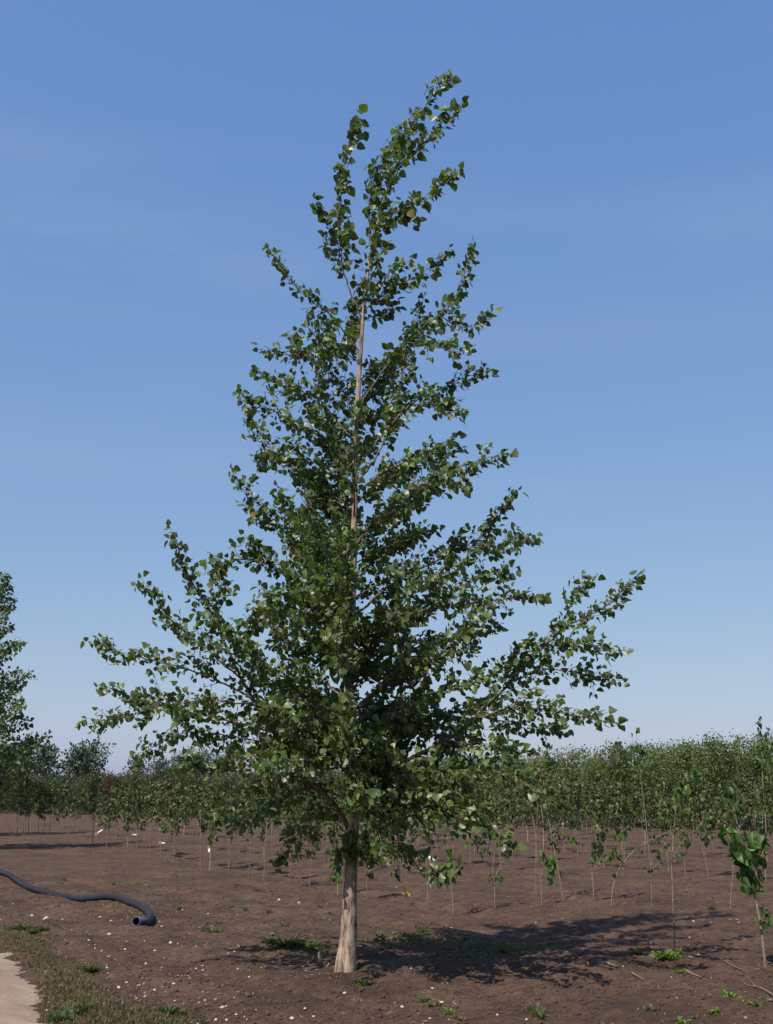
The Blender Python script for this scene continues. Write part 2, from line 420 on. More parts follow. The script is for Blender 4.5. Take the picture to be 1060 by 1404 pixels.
# ------------------------------------------------------------------ the big poplar
TRUNK = [(474, 1340, .094), (475, 1322, .089), (477, 1295, .080), (479, 1255, .070), (480, 1215, .064), (483, 1160, .060), (484, 1110, .056), (479, 1060, .054), (477, 1010, .052), (480, 900, .043), (484, 800, .036), (486, 700, .031), (487, 630, .029), (491, 540, .026), (496, 460, .020), (499, 420, .016), (506, 365, .012), (516, 312, .012), (534, 250, .009), (556, 195, .007), (580, 150, .005), (606, 112, .003)]
LIMBS = [  # photograph points trunk -> tip, depth offset at start and tip, base radius
 ([(478, 1135), (455, 1100), (400, 1040), (352, 965), (325, 920), (290, 840), (258, 790), (240, 738)], 0, -.7, .032),
 ([(330, 930), (270, 880), (225, 840), (205, 808)], -.45, -.8, .012), ([(345, 957), (280, 925), (210, 905), (172, 896), (143, 885)], -.4, -.1, .013),
 ([(352, 967), (290, 960), (220, 965), (152, 945)], -.4, -1.0, .012), ([(375, 1004), (300, 985), (240, 975), (190, 978), (132, 993)], -.35, -.6, .013),
 ([(390, 1026), (320, 1010), (250, 1005), (198, 1032)], -.3, .3, .011), ([(400, 1040), (350, 1040), (300, 1048), (255, 1050)], -.25, -1.0, .010),
 ([(292, 845), (302, 810), (297, 785)], -.6, -.5, .008),
 ([(481, 905), (440, 850), (400, 800), (360, 768), (300, 772)], 0, -.4, .018), ([(385, 787), (360, 765), (345, 748)], -.2, -.4, .008),
 ([(420, 825), (380, 832), (350, 848), (325, 858)], -.15, .3, .008), ([(479, 965), (430, 920), (385, 875), (368, 826)], 0, .5, .016),
 ([(478, 1005), (430, 965), (385, 935), (335, 880)], 0, -.9, .016),
 ([(485, 790), (440, 745), (380, 705), (345, 685), (322, 662)], 0, -.3, .015), ([(415, 728), (385, 722), (358, 712)], -.15, .1, .007),
 ([(486, 712), (430, 660), (380, 622), (348, 595), (341, 575)], 0, .3, .014), ([(400, 638), (380, 628), (358, 632)], .15, .5, .006),
 ([(487, 650), (440, 600), (390, 570), (342, 547)], 0, -.5, .013), ([(488, 610), (445, 560), (400, 535), (360, 515)], 0, .5, .012),
 ([(490, 570), (450, 505), (410, 490), (372, 480)], 0, -.2, .012), ([(450, 505), (440, 475), (428, 452)], -.1, -.3, .006), ([(430, 498), (415, 478), (406, 462)], -.1, .1, .005),
 ([(495, 485), (450, 430), (412, 400), (378, 355)], 0, -.3, .011),
 ([(498, 440), (480, 400), (467, 350), (468, 270), (474, 215), (488, 170)], 0, -.15, .013), ([(466, 345), (452, 308), (434, 287)], -.1, -.2, .006),
 ([(479, 1080), (550, 1045), (620, 1010), (690, 945), (735, 895), (780, 858), (820, 838), (866, 800)], 0, -.5, .028),
 ([(765, 870), (785, 825), (805, 803)], -.35, -.2, .007), ([(740, 890), (790, 882), (842, 892)], -.3, -.7, .009), ([(700, 935), (760, 918), (836, 935)], -.3, .1, .010),
 ([(640, 992), (700, 970), (760, 975), (826, 988)], -.2, -.8, .012), ([(655, 980), (700, 990), (762, 1000)], -.25, .3, .009), ([(690, 945), (700, 905), (714, 888)], -.3, -.4, .008), ([(610, 1015), (660, 1020), (705, 1028)], -.2, -.9, .009),
 ([(480, 905), (540, 855), (600, 832), (660, 826), (728, 815)], 0, -.6, .018), ([(600, 832), (640, 800), (690, 785)], -.3, -.1, .009),
 ([(483, 845), (550, 792), (620, 760), (670, 725), (700, 685)], 0, .1, .017), ([(630, 752), (680, 748), (716, 735)], 0, -.5, .009),
 ([(485, 750), (540, 692), (590, 657), (640, 636), (687, 625)], 0, -.3, .015), ([(590, 657), (608, 630), (620, 612)], -.15, 0, .007), ([(565, 672), (600, 664), (630, 662)], -.12, -.6, .007),
 ([(487, 645), (530, 590), (570, 550), (620, 525), (661, 510)], 0, .2, .014), ([(565, 555), (600, 556), (622, 565)], .1, -.3, .006),
 ([(490, 560), (530, 502), (570, 455), (615, 422), (632, 385), (645, 350)], 0, -.3, .013), ([(600, 432), (635, 448), (665, 437)], -.2, -.2, .007), ([(555, 470), (595, 472), (628, 482)], -.15, -.6, .006),
 ([(500, 425), (540, 395), (575, 376), (608, 355)], 0, .2, .009), ([(520, 410), (536, 382), (548, 360)], .05, -.1, .005),
 ([(487, 665), (520, 620), (545, 540), (560, 480), (578, 420)], 0, .5, .015), ([(487, 690), (455, 620), (440, 560), (436, 500)], 0, -.4, .012),
 ([(542, 228), (580, 200), (604, 168), (621, 148)], 0, -.15, .006), ([(528, 275), (565, 278), (598, 258), (618, 242)], 0, -.2, .006), ([(514, 322), (540, 305), (562, 300)], 0, .2, .005), ([(510, 345), (506, 290), (520, 228), (548, 182)], 0, .15, .007),
 ([(483, 1110), (540, 1085), (600, 1090), (650, 1112), (692, 1150)], 0, -1.1, .016), ([(479, 1065), (540, 1058), (610, 1056), (680, 1058), (722, 1072)], 0, -1.3, .016), ([(483, 1150), (520, 1140), (550, 1158), (575, 1195), (605, 1196)], 0, -.9, .010),
 ([(600, 1090), (620, 1110), (640, 1140)], -.8, -1.0, .006), ([(482, 1098), (430, 1080), (380, 1100), (335, 1125)], 0, .5, .014), ([(483, 1120), (440, 1108), (410, 1140), (388, 1175)], 0, .5, .010),
 ([(478, 1050), (430, 1058), (370, 1072), (305, 1108)], 0, -.3, .013), ([(477, 1030), (420, 1018), (360, 1034), (312, 1044)], 0, .8, .013), ([(477, 1020), (440, 1030), (400, 1048), (365, 1050)], 0, -1.5, .012),
 ([(480, 985), (540, 930), (600, 900), (655, 882)], 0, -.3, .015), ([(478, 1015), (550, 975), (610, 950), (662, 926)], 0, -.9, .015), ([(481, 945), (550, 892), (610, 872), (672, 862)], 0, .5, .014), ([(485, 820), (540, 790), (590, 790), (640, 770)], 0, -.8, .012), ([(479, 1040), (540, 1015), (600, 985), (650, 965)], 0, .6, .013),
 ([(482, 1192), (468, 1168), (463, 1186)], 0, -.12, .004), ([(483, 1186), (500, 1166), (510, 1182)], 0, -.10, .004), ([(482, 1180), (478, 1160), (472, 1172)], 0, -.16, .004),
]
poplar = thing('poplar_tree', 'tall young poplar with pale trunk and ragged cone-shaped green crown standing alone', 'tree', (TREE_XY[0], TY, 0))
def local(P): return np.asarray(P, float) - np.array([TREE_XY[0], TY, 0])
tp = np.array([at(u, v, TY) for u, v, r in TRUNK]); tr = np.array([r for u, v, r in TRUNK])
tp[0][2] = min(tp[0][2], float(gh(tp[0][0], TY)) - .06)
full = smooth_path(np.column_stack([tp, tr * 20]), 330)
Pt, Rt = full[:, :3], np.maximum(full[:, 3] / 20, .0025)
zb = Pt[:, 2]
def trunk_disp(i, a):
    h = zb[i]; low = max(0, 1 - h / 1.7)
    fis = vnoise(a * 5.1 + h * .9, np.full_like(a, h * 3.1), 31) * .14 + np.abs(vnoise(a * 7 / (2 * math.pi) * 3, np.full_like(a, h * 5), 33)) * .12
    knot = .10 * vnoise(np.cos(a) * 2 + 9, np.sin(a) * 2 + h * 6, 35)
    flare = .24 * max(0, 1 - h / .33) ** 2 * np.maximum(0, np.cos(a * 3 + .8))
    return fis * (low * .8 + .12) + knot * (.5 + low * .5) + flare
obj('trunk', tube_mesh('poplar_trunk', local(Pt), Rt, 26, True, trunk_disp), M['bark'], poplar)
fol = Foliage(); twigs = []
limb_paths = []
for pts, d0, d1, r0 in LIMBS:
    n = len(pts)
    W = [at(u, v, TY + d0 + (d1 - d0) * (i / (n - 1))) for i, (u, v) in enumerate(pts)]
    P = smooth_path(W, 8 + 5 * n); P[2:-1] += rng.normal(size=(len(P) - 3, 3)) * .006
    limb_paths.append((P, r0))
HW = [(1130, 120), (1060, 200), (980, 230), (900, 200), (800, 170), (700, 145), (600, 120), (500, 100), (420, 70), (340, 40)]
hv = np.array([a for a, b in HW][::-1]); hw_ = np.array([b for a, b in HW][::-1])
nb = 46
for i in range(nb):                                    # limbs growing towards and away from the viewer's side
    v = 1075 - 690 * ((i + rng.uniform(0, 1)) / nb) ** 1.30
    z_i = np.argmin(np.abs(np.array([CAM_H + (SP - (v - 702) / F_PX * CP) * TY / (CP + (v - 702) / F_PX * SP)]) - Pt[:, 2]))
    q = Pt[z_i]; reach = np.interp(v, hv, hw_) * .0072 * rng.uniform(.65, 1.05)
    az = (rng.choice([-1, 1]) if v > 680 else 1) * math.pi / 2 + rng.uniform(-.95, .95)
    d = np.array([math.cos(az), math.sin(az), 0]); up = rng.uniform(.25, .75) if v < 1000 else rng.uniform(.10, .5)
    W = [q, q + d * reach * .35 + np.array([0, 0, reach * .35 * up * 1.3]), q + d * reach * .7 + np.array([0, 0, reach * .7 * up]), q + d * reach + np.array([.05, 0, reach * up * 1.25])]
    limb_paths.append((smooth_path(W, 20), .006 + .007 * reach))
for i in range(20):                                    # low leafy limbs on the viewer's side
    v = rng.uniform(1010, 1128); z_i = np.argmin(np.abs(Pt[:, 2] - at(480, v, TY)[2])); q = Pt[z_i]
    az = -math.pi / 2 + (rng.uniform(-.15, 1.25) if v > 1070 else rng.uniform(-.8, 1.2)); reach = rng.uniform(.55, 1.15); d = np.array([math.cos(az), math.sin(az), 0]); dr_ = rng.uniform(-.22, .08)
    limb_paths.append((smooth_path([q, q + d * reach * .45 + np.array([0, 0, reach * .2]), q + d * reach + np.array([0, 0, reach * dr_])], 18), .010))
for i in range(14):                                    # and on the far side
    v = rng.uniform(985, 1125); z_i = np.argmin(np.abs(Pt[:, 2] - at(480, v, TY)[2])); q = Pt[z_i]
    az = math.pi / 2 + rng.uniform(-1.2, 1.2); reach = rng.uniform(.8, 1.6); d = np.array([math.cos(az), math.sin(az), 0])
    limb_paths.append((smooth_path([q, q + d * reach * .45 + np.array([0, 0, reach * .25]), q + d * reach + np.array([0, 0, reach * rng.uniform(-.1, .25)])], 18), .011))
for i in range(24):                                    # inner limbs that fill the middle of the crown
    v = rng.uniform(670, 1020); z_i = np.argmin(np.abs(Pt[:, 2] - at(480, v, TY)[2])); q = Pt[z_i]
    az = i * 2.4 + rng.uniform(-.4, .4); reach = np.interp(v, hv, hw_) * .0069 * rng.uniform(.45, .92); d = np.array([math.cos(az), math.sin(az), 0]); up = rng.uniform(.35, .85)
    limb_paths.append((smooth_path([q, q + d * reach * .5 + np.array([0, 0, reach * .5 * up * 1.1]), q + d * reach + np.array([.05, 0, reach * up])], 18), .006 + .006 * reach))
limb_objs = []
for P, r0 in limb_paths:
    R = np.linspace(1, .22, len(P)) ** 1.1 * r0 * .8
    limb_objs.append((obj('limb', tube_mesh('poplar_limb', local(P), R, 8), M['limb_bark'], poplar), P[::3]))
    L = np.linalg.norm(np.diff(P, axis=0), axis=1).sum()
    top = P[:, 2].mean() > 6.2
    dress_branch(fol, twigs, P, .062 if P[:, 2].mean() < 6.2 else (.068 if P[:, 2].mean() < 7.2 else .082), start=.12 if L < 1.2 else (.20 if P[:, 2].mean() < 4.4 else .23), step=.038 if not top else .042, Ls=(.10, .40) if not top else (.08, .24), spacing=.024, spread=.62)
k = int(len(Pt) * .60)
dress_branch(fol, twigs, Pt[int(len(Pt) * .70):], .080, start=.02, step=.042, Ls=(.08, .26), spacing=.028, spread=.62)
tv, tf = merge(twigs)
tag(obj('twigs', mesh_np('poplar_twigs', local(tv), tf, smooth=True), M['limb_bark'], poplar), kind='stuff')
P, A, N, S, T = fol.arrays()
# the leaves that show largest are parts of their own, the rest one mass of foliage
score = S / np.linalg.norm(P - np.array([0, 0, CAM_H]), axis=1) * (1 + .6 * np.abs(N[:, 1])) * (1 + .25 * np.abs(P[:, 0] - TREE_XY[0]))
big = np.argsort(-score)[:300]; rest = np.setdiff1d(np.arange(len(P)), big)
tag(obj('foliage', leaves_mesh('poplar_foliage', local(P[rest]), A[rest], N[rest], S[rest], T[rest], POPLAR), M['poplar_leaf'], poplar), kind='stuff')
def leaf_variants(name, mat, shape, tints):
    out = []
    for i, t in enumerate(tints):
        me = leaves_mesh(name, np.zeros((1, 3)), np.array([[0, 1., 0]]), np.array([[0, 0, 1.]]), np.array([1.]), np.array([t]), (shape[0] * np.array([1 + .12 * (i % 3 - 1), 1, 1 + .6 * (i % 2)]), shape[1]))
        me.materials.append(mat); out.append(me)
    return out
from mathutils import Matrix
def leaf_obj(me, parent, p, a, n, s):
    a = unit(a); n = unit(n - a * np.dot(n, a)); b = np.cross(a, n)
    mtx = Matrix(((b[0], a[0], n[0], p[0]), (b[1], a[1], n[1], p[1]), (b[2], a[2], n[2], p[2]), (0, 0, 0, 1)))
    o = bpy.data.objects.new('leaf', me); C.objects.link(o); o.parent = parent
    o.matrix_local = mtx @ Matrix.Diagonal((s, s, s, 1))
    return o
PV = leaf_variants('poplar_leaf', M['poplar_leaf'], POPLAR, [.1, .25, .4, .5, .6, .75, .9])
LP = np.vstack([q for o, q in limb_objs]); LI = np.concatenate([np.full(len(q), j) for j, (o, q) in enumerate(limb_objs)])
for i in big:
    own = limb_objs[LI[np.argmin(np.linalg.norm(LP - P[i], axis=1))]][0]
    leaf_obj(PV[int(min(6, T[i] * 7))], own, local(P[i]), A[i], N[i], S[i])
print('poplar leaves', len(P))

# ------------------------------------------------------------------ other poplars at the edge of the field
def random_poplar(name, label, x, y, H, seed, hw, lsize=.10, step=.20, mat='poplar_leaf', cat='tree', group=None, nl=70, spacing=.06, upness=.6):
    global rng
    keep = rng; rng = np.random.default_rng(seed)
    t = thing(name, label, cat, (x, y, float(gh(x, y))), group)
    tk_ = smooth_path([(0, 0, -.1), (.03, .02, H * .3), (-.03, 0, H * .65), (.12, 0, H)], 40)
    obj('trunk', tube_mesh(name + '_trunk', tk_, np.linspace(.010 * H + .01, .006, 40), 10), M['bark'], t)
    f = Foliage(); tw = []; parts = []
    for i in range(nl):
        k = .14 + .82 * (i + rng.random()) / nl
        q = tk_[int(k * 39)]; reach = hw * (1 - (k - .14) / .86) ** .85 * rng.uniform(.65, 1.12) + .18
        if k < .2: reach *= .8
        az = i * 2.4 + rng.uniform(-.4, .4); d = np.array([math.cos(az), math.sin(az), 0]); up = rng.uniform(.6, 1.3) * upness
        Wp = smooth_path([q, q + d * reach * .5 + np.array([0, 0, reach * .5 * up * .9]), q + d * reach + np.array([.08, 0, reach * up])], 12)
        parts.append(tube_vf(Wp, np.linspace(.012 + .006 * reach, .003, 12), 5, False))
        dress_branch(f, tw, Wp, lsize, start=.2, step=step, Ls=(.15, .5), spacing=spacing)
    dress_branch(f, tw, tk_[26:], lsize, start=.02, step=step * .7, Ls=(.1, .35), spacing=spacing)
    v_, f_ = merge(parts + tw)
    tag(obj('limbs', mesh_np(name + '_limbs', v_, f_, smooth=True), M['limb_bark'], t), kind='stuff')
    P, A, N, S, T = f.arrays()
    tag(obj('crown', leaves_mesh(name + '_crown', P, A, N, S, T, POPLAR if lsize < .15 else RHOMB), M[mat], t), kind='stuff')
    rng = keep
    return t
g0 = gnd(-30, 1166)
random_poplar('poplar_tree', 'bushy poplar at the field edge beside the rows, its long shadow across the soil', g0[0] - .4, g0[1], 8.2, 21, 1.9, .105, .075, spacing=.045, nl=95)
g1 = gnd(-75, 1147)
random_poplar('poplar_tree', 'poplar standing further along the edge behind the bushy field-edge poplar', g1[0], g1[1], 9.0, 22, 2.6, .13, .12, spacing=.06, nl=80)
# clump of poplars far off beyond the nursery rows
FAR = [(38, 1018, 105, 1.9), (64, 1026, 110, 1.6), (104, 1030, 108, 1.5), (124, 1024, 112, 1.9), (188, 1042, 150, 1.5), (220, 1046, 170, 2.2), (250, 1040, 175, 2.4), (276, 1036, 165, 2.6), (8, 1030, 112, 2.0), (305, 1038, 170, 2.4)]
for i, (u, v, Y, w) in enumerate(FAR):
    top = at(u, v, Y)
    random_poplar('far_poplar', 'distant dark poplar rising above the nursery trees on the skyline', top[0], Y, top[2], 40 + i, w, .36, .26, 'far_poplar_leaf', group='far poplars on the skyline', nl=60, spacing=.15, upness=1.9)

# ------------------------------------------------------------------ nursery trees in dense rows behind the field
def bushy_variant(name, seed, H, W, clear, mat, nleaf, lsize, trunk_mat, shape=RHOMB, vtop=.75, toff=0):
    r = np.random.default_rng(seed)
    proto = {}
    st = smooth_path([(0, 0, -.08), (r.normal() * .04, r.normal() * .04, H * .4), (r.normal() * .08, r.normal() * .08, H * .93)], 14)
    parts = [tube_vf(st, np.linspace(.040, .008, 14), 7, False)]
    P, A, N, S, T = [], [], [], [], []
    nb_ = 26
    for i in range(nb_):
        k = clear / H + (1 - clear / H) * (i + r.random()) / nb_ * .95
        q = st[min(13, int(k * 13))]; az = r.uniform(0, 2 * math.pi)
        kk = (k - clear / H) / (1 - clear / H)
        reach = W * (math.sin(math.pi * min(.98, .14 + kk * vtop)) ** .6) * r.uniform(.55, 1.15)
        up = r.uniform(.3, 1.1)
        e = q + np.array([math.cos(az) * reach, math.sin(az) * reach, reach * up])
        e[2] = min(e[2], H * r.uniform(.9, 1.08))
        pp = smooth_path([q, (q + e) / 2 + r.normal(size=3) * .04, e], 6)
        parts.append(tube_vf(pp, np.linspace(.012, .003, 6), 4, False))
        for j in range(nleaf // nb_):
            f = r.uniform(.25, 1.05); c_ = q + (e - q) * f
            off = r.normal(size=3) * np.array([.13, .13, .12]) * (W / .8)
            P.append(c_ + off); A.append(r.normal(size=3) + np.array([.25, 0, -.6])); N.append(r.normal(size=3) + np.array([0, 0, .6]))
            S.append(lsize * r.uniform(.6, 1.25)); T.append(np.clip(r.normal(.45, .24) + toff, 0, 1))
    v_, f_ = merge(parts)
    me_t = mesh_np(name + '_trunk', v_, f_, smooth=True); me_t.materials.append(trunk_mat)
    me_c = leaves_mesh(name + '_crown', np.array(P), np.array(A), np.array(N), np.array(S), np.array(T), shape); me_c.materials.append(mat)
    return me_t, me_c
def plant(name, var, label, cat, group, x, y, s, rz, tilt=(0, 0)):
    t = thing(name, label, cat, (x, y, float(gh(x, y))), group, rz)
    t.scale = (s, s, s * 1.0); t.rotation_euler = (tilt[0], tilt[1], rz)
    obj('trunk', var[0], None, t)
    tag(obj('crown', var[1], None, t), kind='stuff')
    return t
OL = [bushy_variant('olive_tree', 100 + i, 3.3, .95, .40, M['olive_leaf'], 2400, .12, M['pale_bark'], toff=[0, -.3, .15, -.2, .05][i]) for i in range(5)]
DK = [bushy_variant('dark_tree', 120 + i, 2.7, .9, .35, M['dark_leaf'], 1800, .13, M['sapling_bark'], toff=[0, -.25, .25, .1][i]) for i in range(4)]
MR = [bushy_variant('maroon_tree', 140 + i, 2.6, .9, .35, M['maroon_leaf'], 1700, .13, M['sapling_bark']) for i in range(2)]
hr = np.random.default_rng(77)
A0 = gnd(1075, 1141); A1 = gnd(150, 1118)
hd = unit(A1 - A0); hn = np.array([hd[1], -hd[0]]);  hn = hn if hn[1] > 0 else -hn
cnt = 0
ORD = ['first', 'second', 'third', 'fourth', 'fifth', 'sixth', 'seventh', 'eighth', 'ninth', 'tenth']
for row in range(5):
    s = -9.0 + hr.uniform(0, 1)
    while s < 95:
        q = A0 + hd * s + hn * row * 2.7 + hr.normal(size=2) * .18
        u = 530 + F_PX * CP * q[0] / q[1]
        if -60 < u < 1110 and cnt < 290:
            left = u < 420 + hr.normal() * 60
            d = q[1]
            if left:
                v_ = MR[hr.integers(2)] if hr.random() < .16 else DK[hr.integers(4)]
                mar = v_ in MR
                plant('nursery_tree', v_, ('young maroon-leaved tree in the %s dense row along the back' if mar else 'young dark green bushy tree in the %s dense row along the back') % ORD[row], 'tree',
                      ('maroon trees of the %s dense row' if mar else 'dark green trees of the %s dense row') % ORD[row], q[0], q[1], hr.uniform(.88, 1.15), hr.uniform(0, 6.28))
            else:
                sc_ = hr.uniform(.82, 1.14) * np.interp(u, [400, 700, 1060], [.88, .98, 1.10]) * np.interp(row, [0, 4], [1, 1.1])
                plant('nursery_tree', OL[hr.integers(5)], 'young olive green tree with pale trunk in the %s dense row at the back' % ORD[row], 'tree', 'olive green trees of the %s dense row' % ORD[row], q[0], q[1], sc_, hr.uniform(0, 6.28))
            cnt += 1
        s += hr.uniform(1.05, 1.65) if row < 3 else hr.uniform(1.7, 2.4)
print('nursery trees', cnt)
# blue-grey spruce with a reddish bare top among the olive trees
sx = at(848, 1016, 58); sp = thing('spruce_tree', 'blue-grey spruce with a reddish tip among the olive green nursery trees', 'tree', (sx[0], 58, float(gh(sx[0], 58))))
Hs = sx[2]
obj('trunk', tube_mesh('spruce_trunk', [(0, 0, -.05), (0, 0, Hs * .5), (0, 0, Hs)], [.06, .04, .01], 8), M['dead_wood'], sp)
fs = Foliage(); r = np.random.default_rng(9)
for k in np.linspace(.12, .98, 34):
    for a in range(9):
        az = r.uniform(0, 6.28); rr = (1 - k) * 1.15 + .05; d = np.array([math.cos(az), math.sin(az), -.15])
        for j in range(7):
            f = (j + 1) / 7; fs.add(np.array([0, 0, k * Hs]) + d * rr * f, d + r.normal(size=3) * .5, r.normal(size=3), .20, r.random())
P, A, N, S, T = fs.arrays()
top_m = P[:, 2] > Hs * .86
tag(obj('needles', leaves_mesh('spruce_needles', P[~top_m], A[~top_m], N[~top_m], S[~top_m] * .9, T[~top_m], RHOMB), M['spruce_needle'], sp), kind='stuff')
tag(obj('dead_tip', leaves_mesh('spruce_tip', P[top_m], A[top_m], N[top_m], S[top_m] * .7, T[top_m], RHOMB), M['maroon_leaf'], sp), kind='stuff')

# ------------------------------------------------------------------ saplings in rows on the bare soil
def sapling_variant(seed, H, first, nleaf, lsize, mat):
    r = np.random.default_rng(seed)
    st = smooth_path([(0, 0, -.05), (r.normal() * .03, r.normal() * .03, H * .35), (r.normal() * .06, r.normal() * .06, H * .7), (r.normal() * .10, r.normal() * .1, H)], 16)
    parts = [tube_vf(st, np.linspace(.0125, .003, 16), 6, False)]
    P, A, N, S, T = [], [], [], [], []
    nb_ = r.integers(5, 10)
    ends = [(st[9], st[-1])]
    for i in range(nb_):
        k = first + (1 - first) * (i + r.random()) / nb_ * .9
        q = st[int(k * 15)]; az = r.uniform(0, 6.28); L = r.uniform(.18, .45)
        e = q + np.array([math.cos(az) * L, math.sin(az) * L, L * r.uniform(.4, 1.4)])
        parts.append(tube_vf(smooth_path([q, (q + e) / 2 + r.normal(size=3) * .02, e], 6), np.linspace(.006, .002, 6), 4, False)); ends.append((q, e))
    for j in range(nleaf):
        q, e = ends[r.integers(len(ends))]; f = r.uniform(.2, 1.05)
        P.append(q + (e - q) * f + r.normal(size=3) * .045); A.append(r.normal(size=3) * .5 + np.array([.2, 0, -.7])); N.append(r.normal(size=3) + np.array([0, -.2, .5]))
        S.append(lsize * r.uniform(.6, 1.2)); T.append(np.clip(r.normal(.45, .25), 0, 1))
    v_, f_ = merge(parts)
    me_t = mesh_np('sapling_stem', v_, f_, smooth=True); me_t.materials.append(M['sapling_bark'] if seed % 8 else M['pale_bark'])
    me_c = leaves_mesh('sapling_leaves', np.array(P), np.array(A), np.array(N), np.array(S), np.array(T), HEART if lsize > .09 else POPLAR); me_c.materials.append(mat)
    return me_t, me_c
SV = [sapling_variant(200 + i, [1.75, 1.95, 1.6, 1.85, 2.05, 1.45, 1.7, 2.2][i], [.36, .42, .40, .33, .48, .36, .42, .38][i], [190, 240, 150, 220, 260, 120, 170, 290][i], [.10, .085, .11, .09, .08, .11, .10, .085][i], M['sapling_leaf']) for i in range(8)]
def sapling(var, label, group, x, y, s, rz):
    t = thing('sapling', label, 'sapling', (x, y, float(gh(x, y))), group)
    t.rotation_euler = (hr.normal() * .03, hr.normal() * .04, rz); t.scale = (s, s, s)
    obj('stem', var[0], None, t); tag(obj('crown', var[1], None, t), kind='stuff')
    return t
LEFTROW = [(24, 1143), (32, 1143.5), (39, 1143), (52, 1143), (60, 1142.5), (68, 1142), (92, 1148), (127, 1158), (146, 1162), (158, 1155), (175, 1163), (188, 1168), (207, 1175), (221, 1178), (238, 1182), (275, 1190), (288, 1193), (313, 1196), (341, 1200), (362, 1206), (397, 1214), (424, 1215), (463, 1225), (504, 1232)]
SL = 'slender sapling with pale bare stem in the first row beside open soil'
for i, (u, v) in enumerate(LEFTROW):
    q = gnd(u, v)
    sapling(SV[[1, 4, 3, 7, 0, 6][i % 6]], SL, 'saplings of the first row', q[0], q[1], hr.uniform(.85, 1.05) * (1 if u < 380 else .72), hr.uniform(0, 6.28))
R0 = gnd(985, 1312); R1 = gnd(24, 1143); rd = unit(R1 - R0); rn = np.array([rd[1], -rd[0]]); rn = rn if rn[1] > 0 else -rn
ns = 0
for row in range(1, 10):
    s = hr.uniform(-2, -1)
    while s < 50:
        q = R0 + rd * s + rn * row * 2.6 + hr.normal(size=2) * .10
        u = 530 + F_PX * CP * q[0] / q[1]
        ahead = (np.dot(q - A0, hn) < -2.5)
        skip = .12 if u < 560 else (.10 if q[1] > 25 else .42)
        if -30 < u < 1090 and q[1] > 21.5 and ahead and hr.random() > skip and ns < 295:
            sapling(SV[hr.integers(8)], 'small leafy sapling in the %s planting row on the bare soil' % ORD[row], 'saplings of the %s planting row' % ORD[row], q[0], q[1], hr.uniform(.6, 1.0) * (1 if u < 560 else np.interp(q[1], [22, 30], [.9, 1.18])), hr.uniform(0, 6.28)); ns += 1
        s += hr.uniform(.9, 1.4)
print('row saplings', ns)

# ------------------------------------------------------------------ the nearer saplings, leaf by leaf
BV = leaf_variants('broad_leaf', M['broad_leaf'], HEART, [.05, .2, .35, .5, .65, .8])
YV = leaf_variants('yellow_leaf', M['yellow_leaf'], HEART, [.2, .6, .9])
SVL = leaf_variants('small_leaf', M['sapling_leaf'], POPLAR, [.1, .3, .5, .7, .9])
nr = np.random.default_rng(303)
def near_sapling(label, base, stem, branches, clusters, r0=.013, mat='sapling_bark', cat='sapling', droop=.8):
    b = on_ground(*base); Y = b[1]
    t = thing('sapling', label, cat, tuple(b))
    pts = [b + np.array([0, 0, -.05])] + [at(u, v, Y + .03 * i) for i, (u, v) in enumerate(stem)]
    P = smooth_path(pts, 8 * len(pts)) - b
    obj('stem', tube_mesh('sapling_stem', P, np.linspace(r0, r0 * .3, len(P)), 8), M[mat], t)
    for br in branches:
        Q = smooth_path([at(u, v, Y + nr.normal() * .03) for u, v in br], 12) - b
        Q[0] = P[np.argmin(np.linalg.norm(P - Q[0], axis=1))]
        obj('branch', tube_mesh('sapling_branch', Q, np.linspace(r0 * .5, r0 * .2, 12), 6), M[mat], t)
    for (u, v, n, su, sv, sz, kind) in clusters:
        V_ = {'b': BV, 'y': YV, 's': SVL}[kind]
        for i in range(int(n * 1.45)):
            q = at(u + nr.uniform(-1, 1) * su, v + nr.uniform(-1, 1) * sv, Y + nr.normal() * su * .005) - b
            a = nr.normal(size=3) * .38 + np.array([.22, -.1, -droop]); nn = np.array([nr.normal() * 1.0 - .2, -.6 + nr.normal() * .5, nr.normal() * .5 + .5])
            s_ = sz * nr.uniform(.6, 1.1); q = q - unit(a) * s_ * .5
            leaf_obj(V_[nr.integers(len(V_))], t, q, a, nn, s_)
    return t
near_sapling('tall leaning sapling with large drooping heart-shaped leaves and a dead branch by its foot', (1050, 1327), [(1046, 1290), (1040, 1250), (1031, 1215), (1018, 1160), (1007, 1112), (1000, 1085)], [[(1031, 1215), (1045, 1170), (1053, 1160)], [(1018, 1165), (1003, 1150), (993, 1148)]],
  [(1022, 1166, 24, 22, 20, .125, 'b'), (1030, 1198, 26, 17, 24, .12, 'b'), (1000, 1150, 11, 10, 12, .12, 'b'), (1050, 1160, 3, 5, 6, .09, 'b'), (1047, 1262, 9, 9, 14, .085, 'b'), (1001, 1094, 8, 9, 12, .10, 'b')], .016)
near_sapling('straight thin bare-stemmed sapling with a lime green weed at its foot', (925, 1302), [(924, 1270), (922, 1210), (921, 1190), (924, 1140), (930, 1090), (942, 1058)], [[(922, 1180), (932, 1160), (938, 1150)], [(921, 1170), (912, 1155)]],
  [(930, 1125, 9, 14, 25, .075, 's'), (928, 1092, 8, 12, 16, .08, 's'), (912, 1160, 3, 6, 8, .07, 's'), (948, 1060, 6, 8, 8, .11, 'b'), (938, 1084, 5, 8, 8, .10, 'b')], .010)
near_sapling('small sapling with few scattered leaves standing past the poplar shadow', (894, 1242), [(893, 1215), (892, 1190), (896, 1172)], [[(892, 1195), (905, 1180), (912, 1178)]],
  [(904, 1172, 5, 7, 6, .09, 's'), (891, 1194, 3, 4, 4, .07, 's'), (908, 1191, 4, 6, 5, .08, 's')], .008)
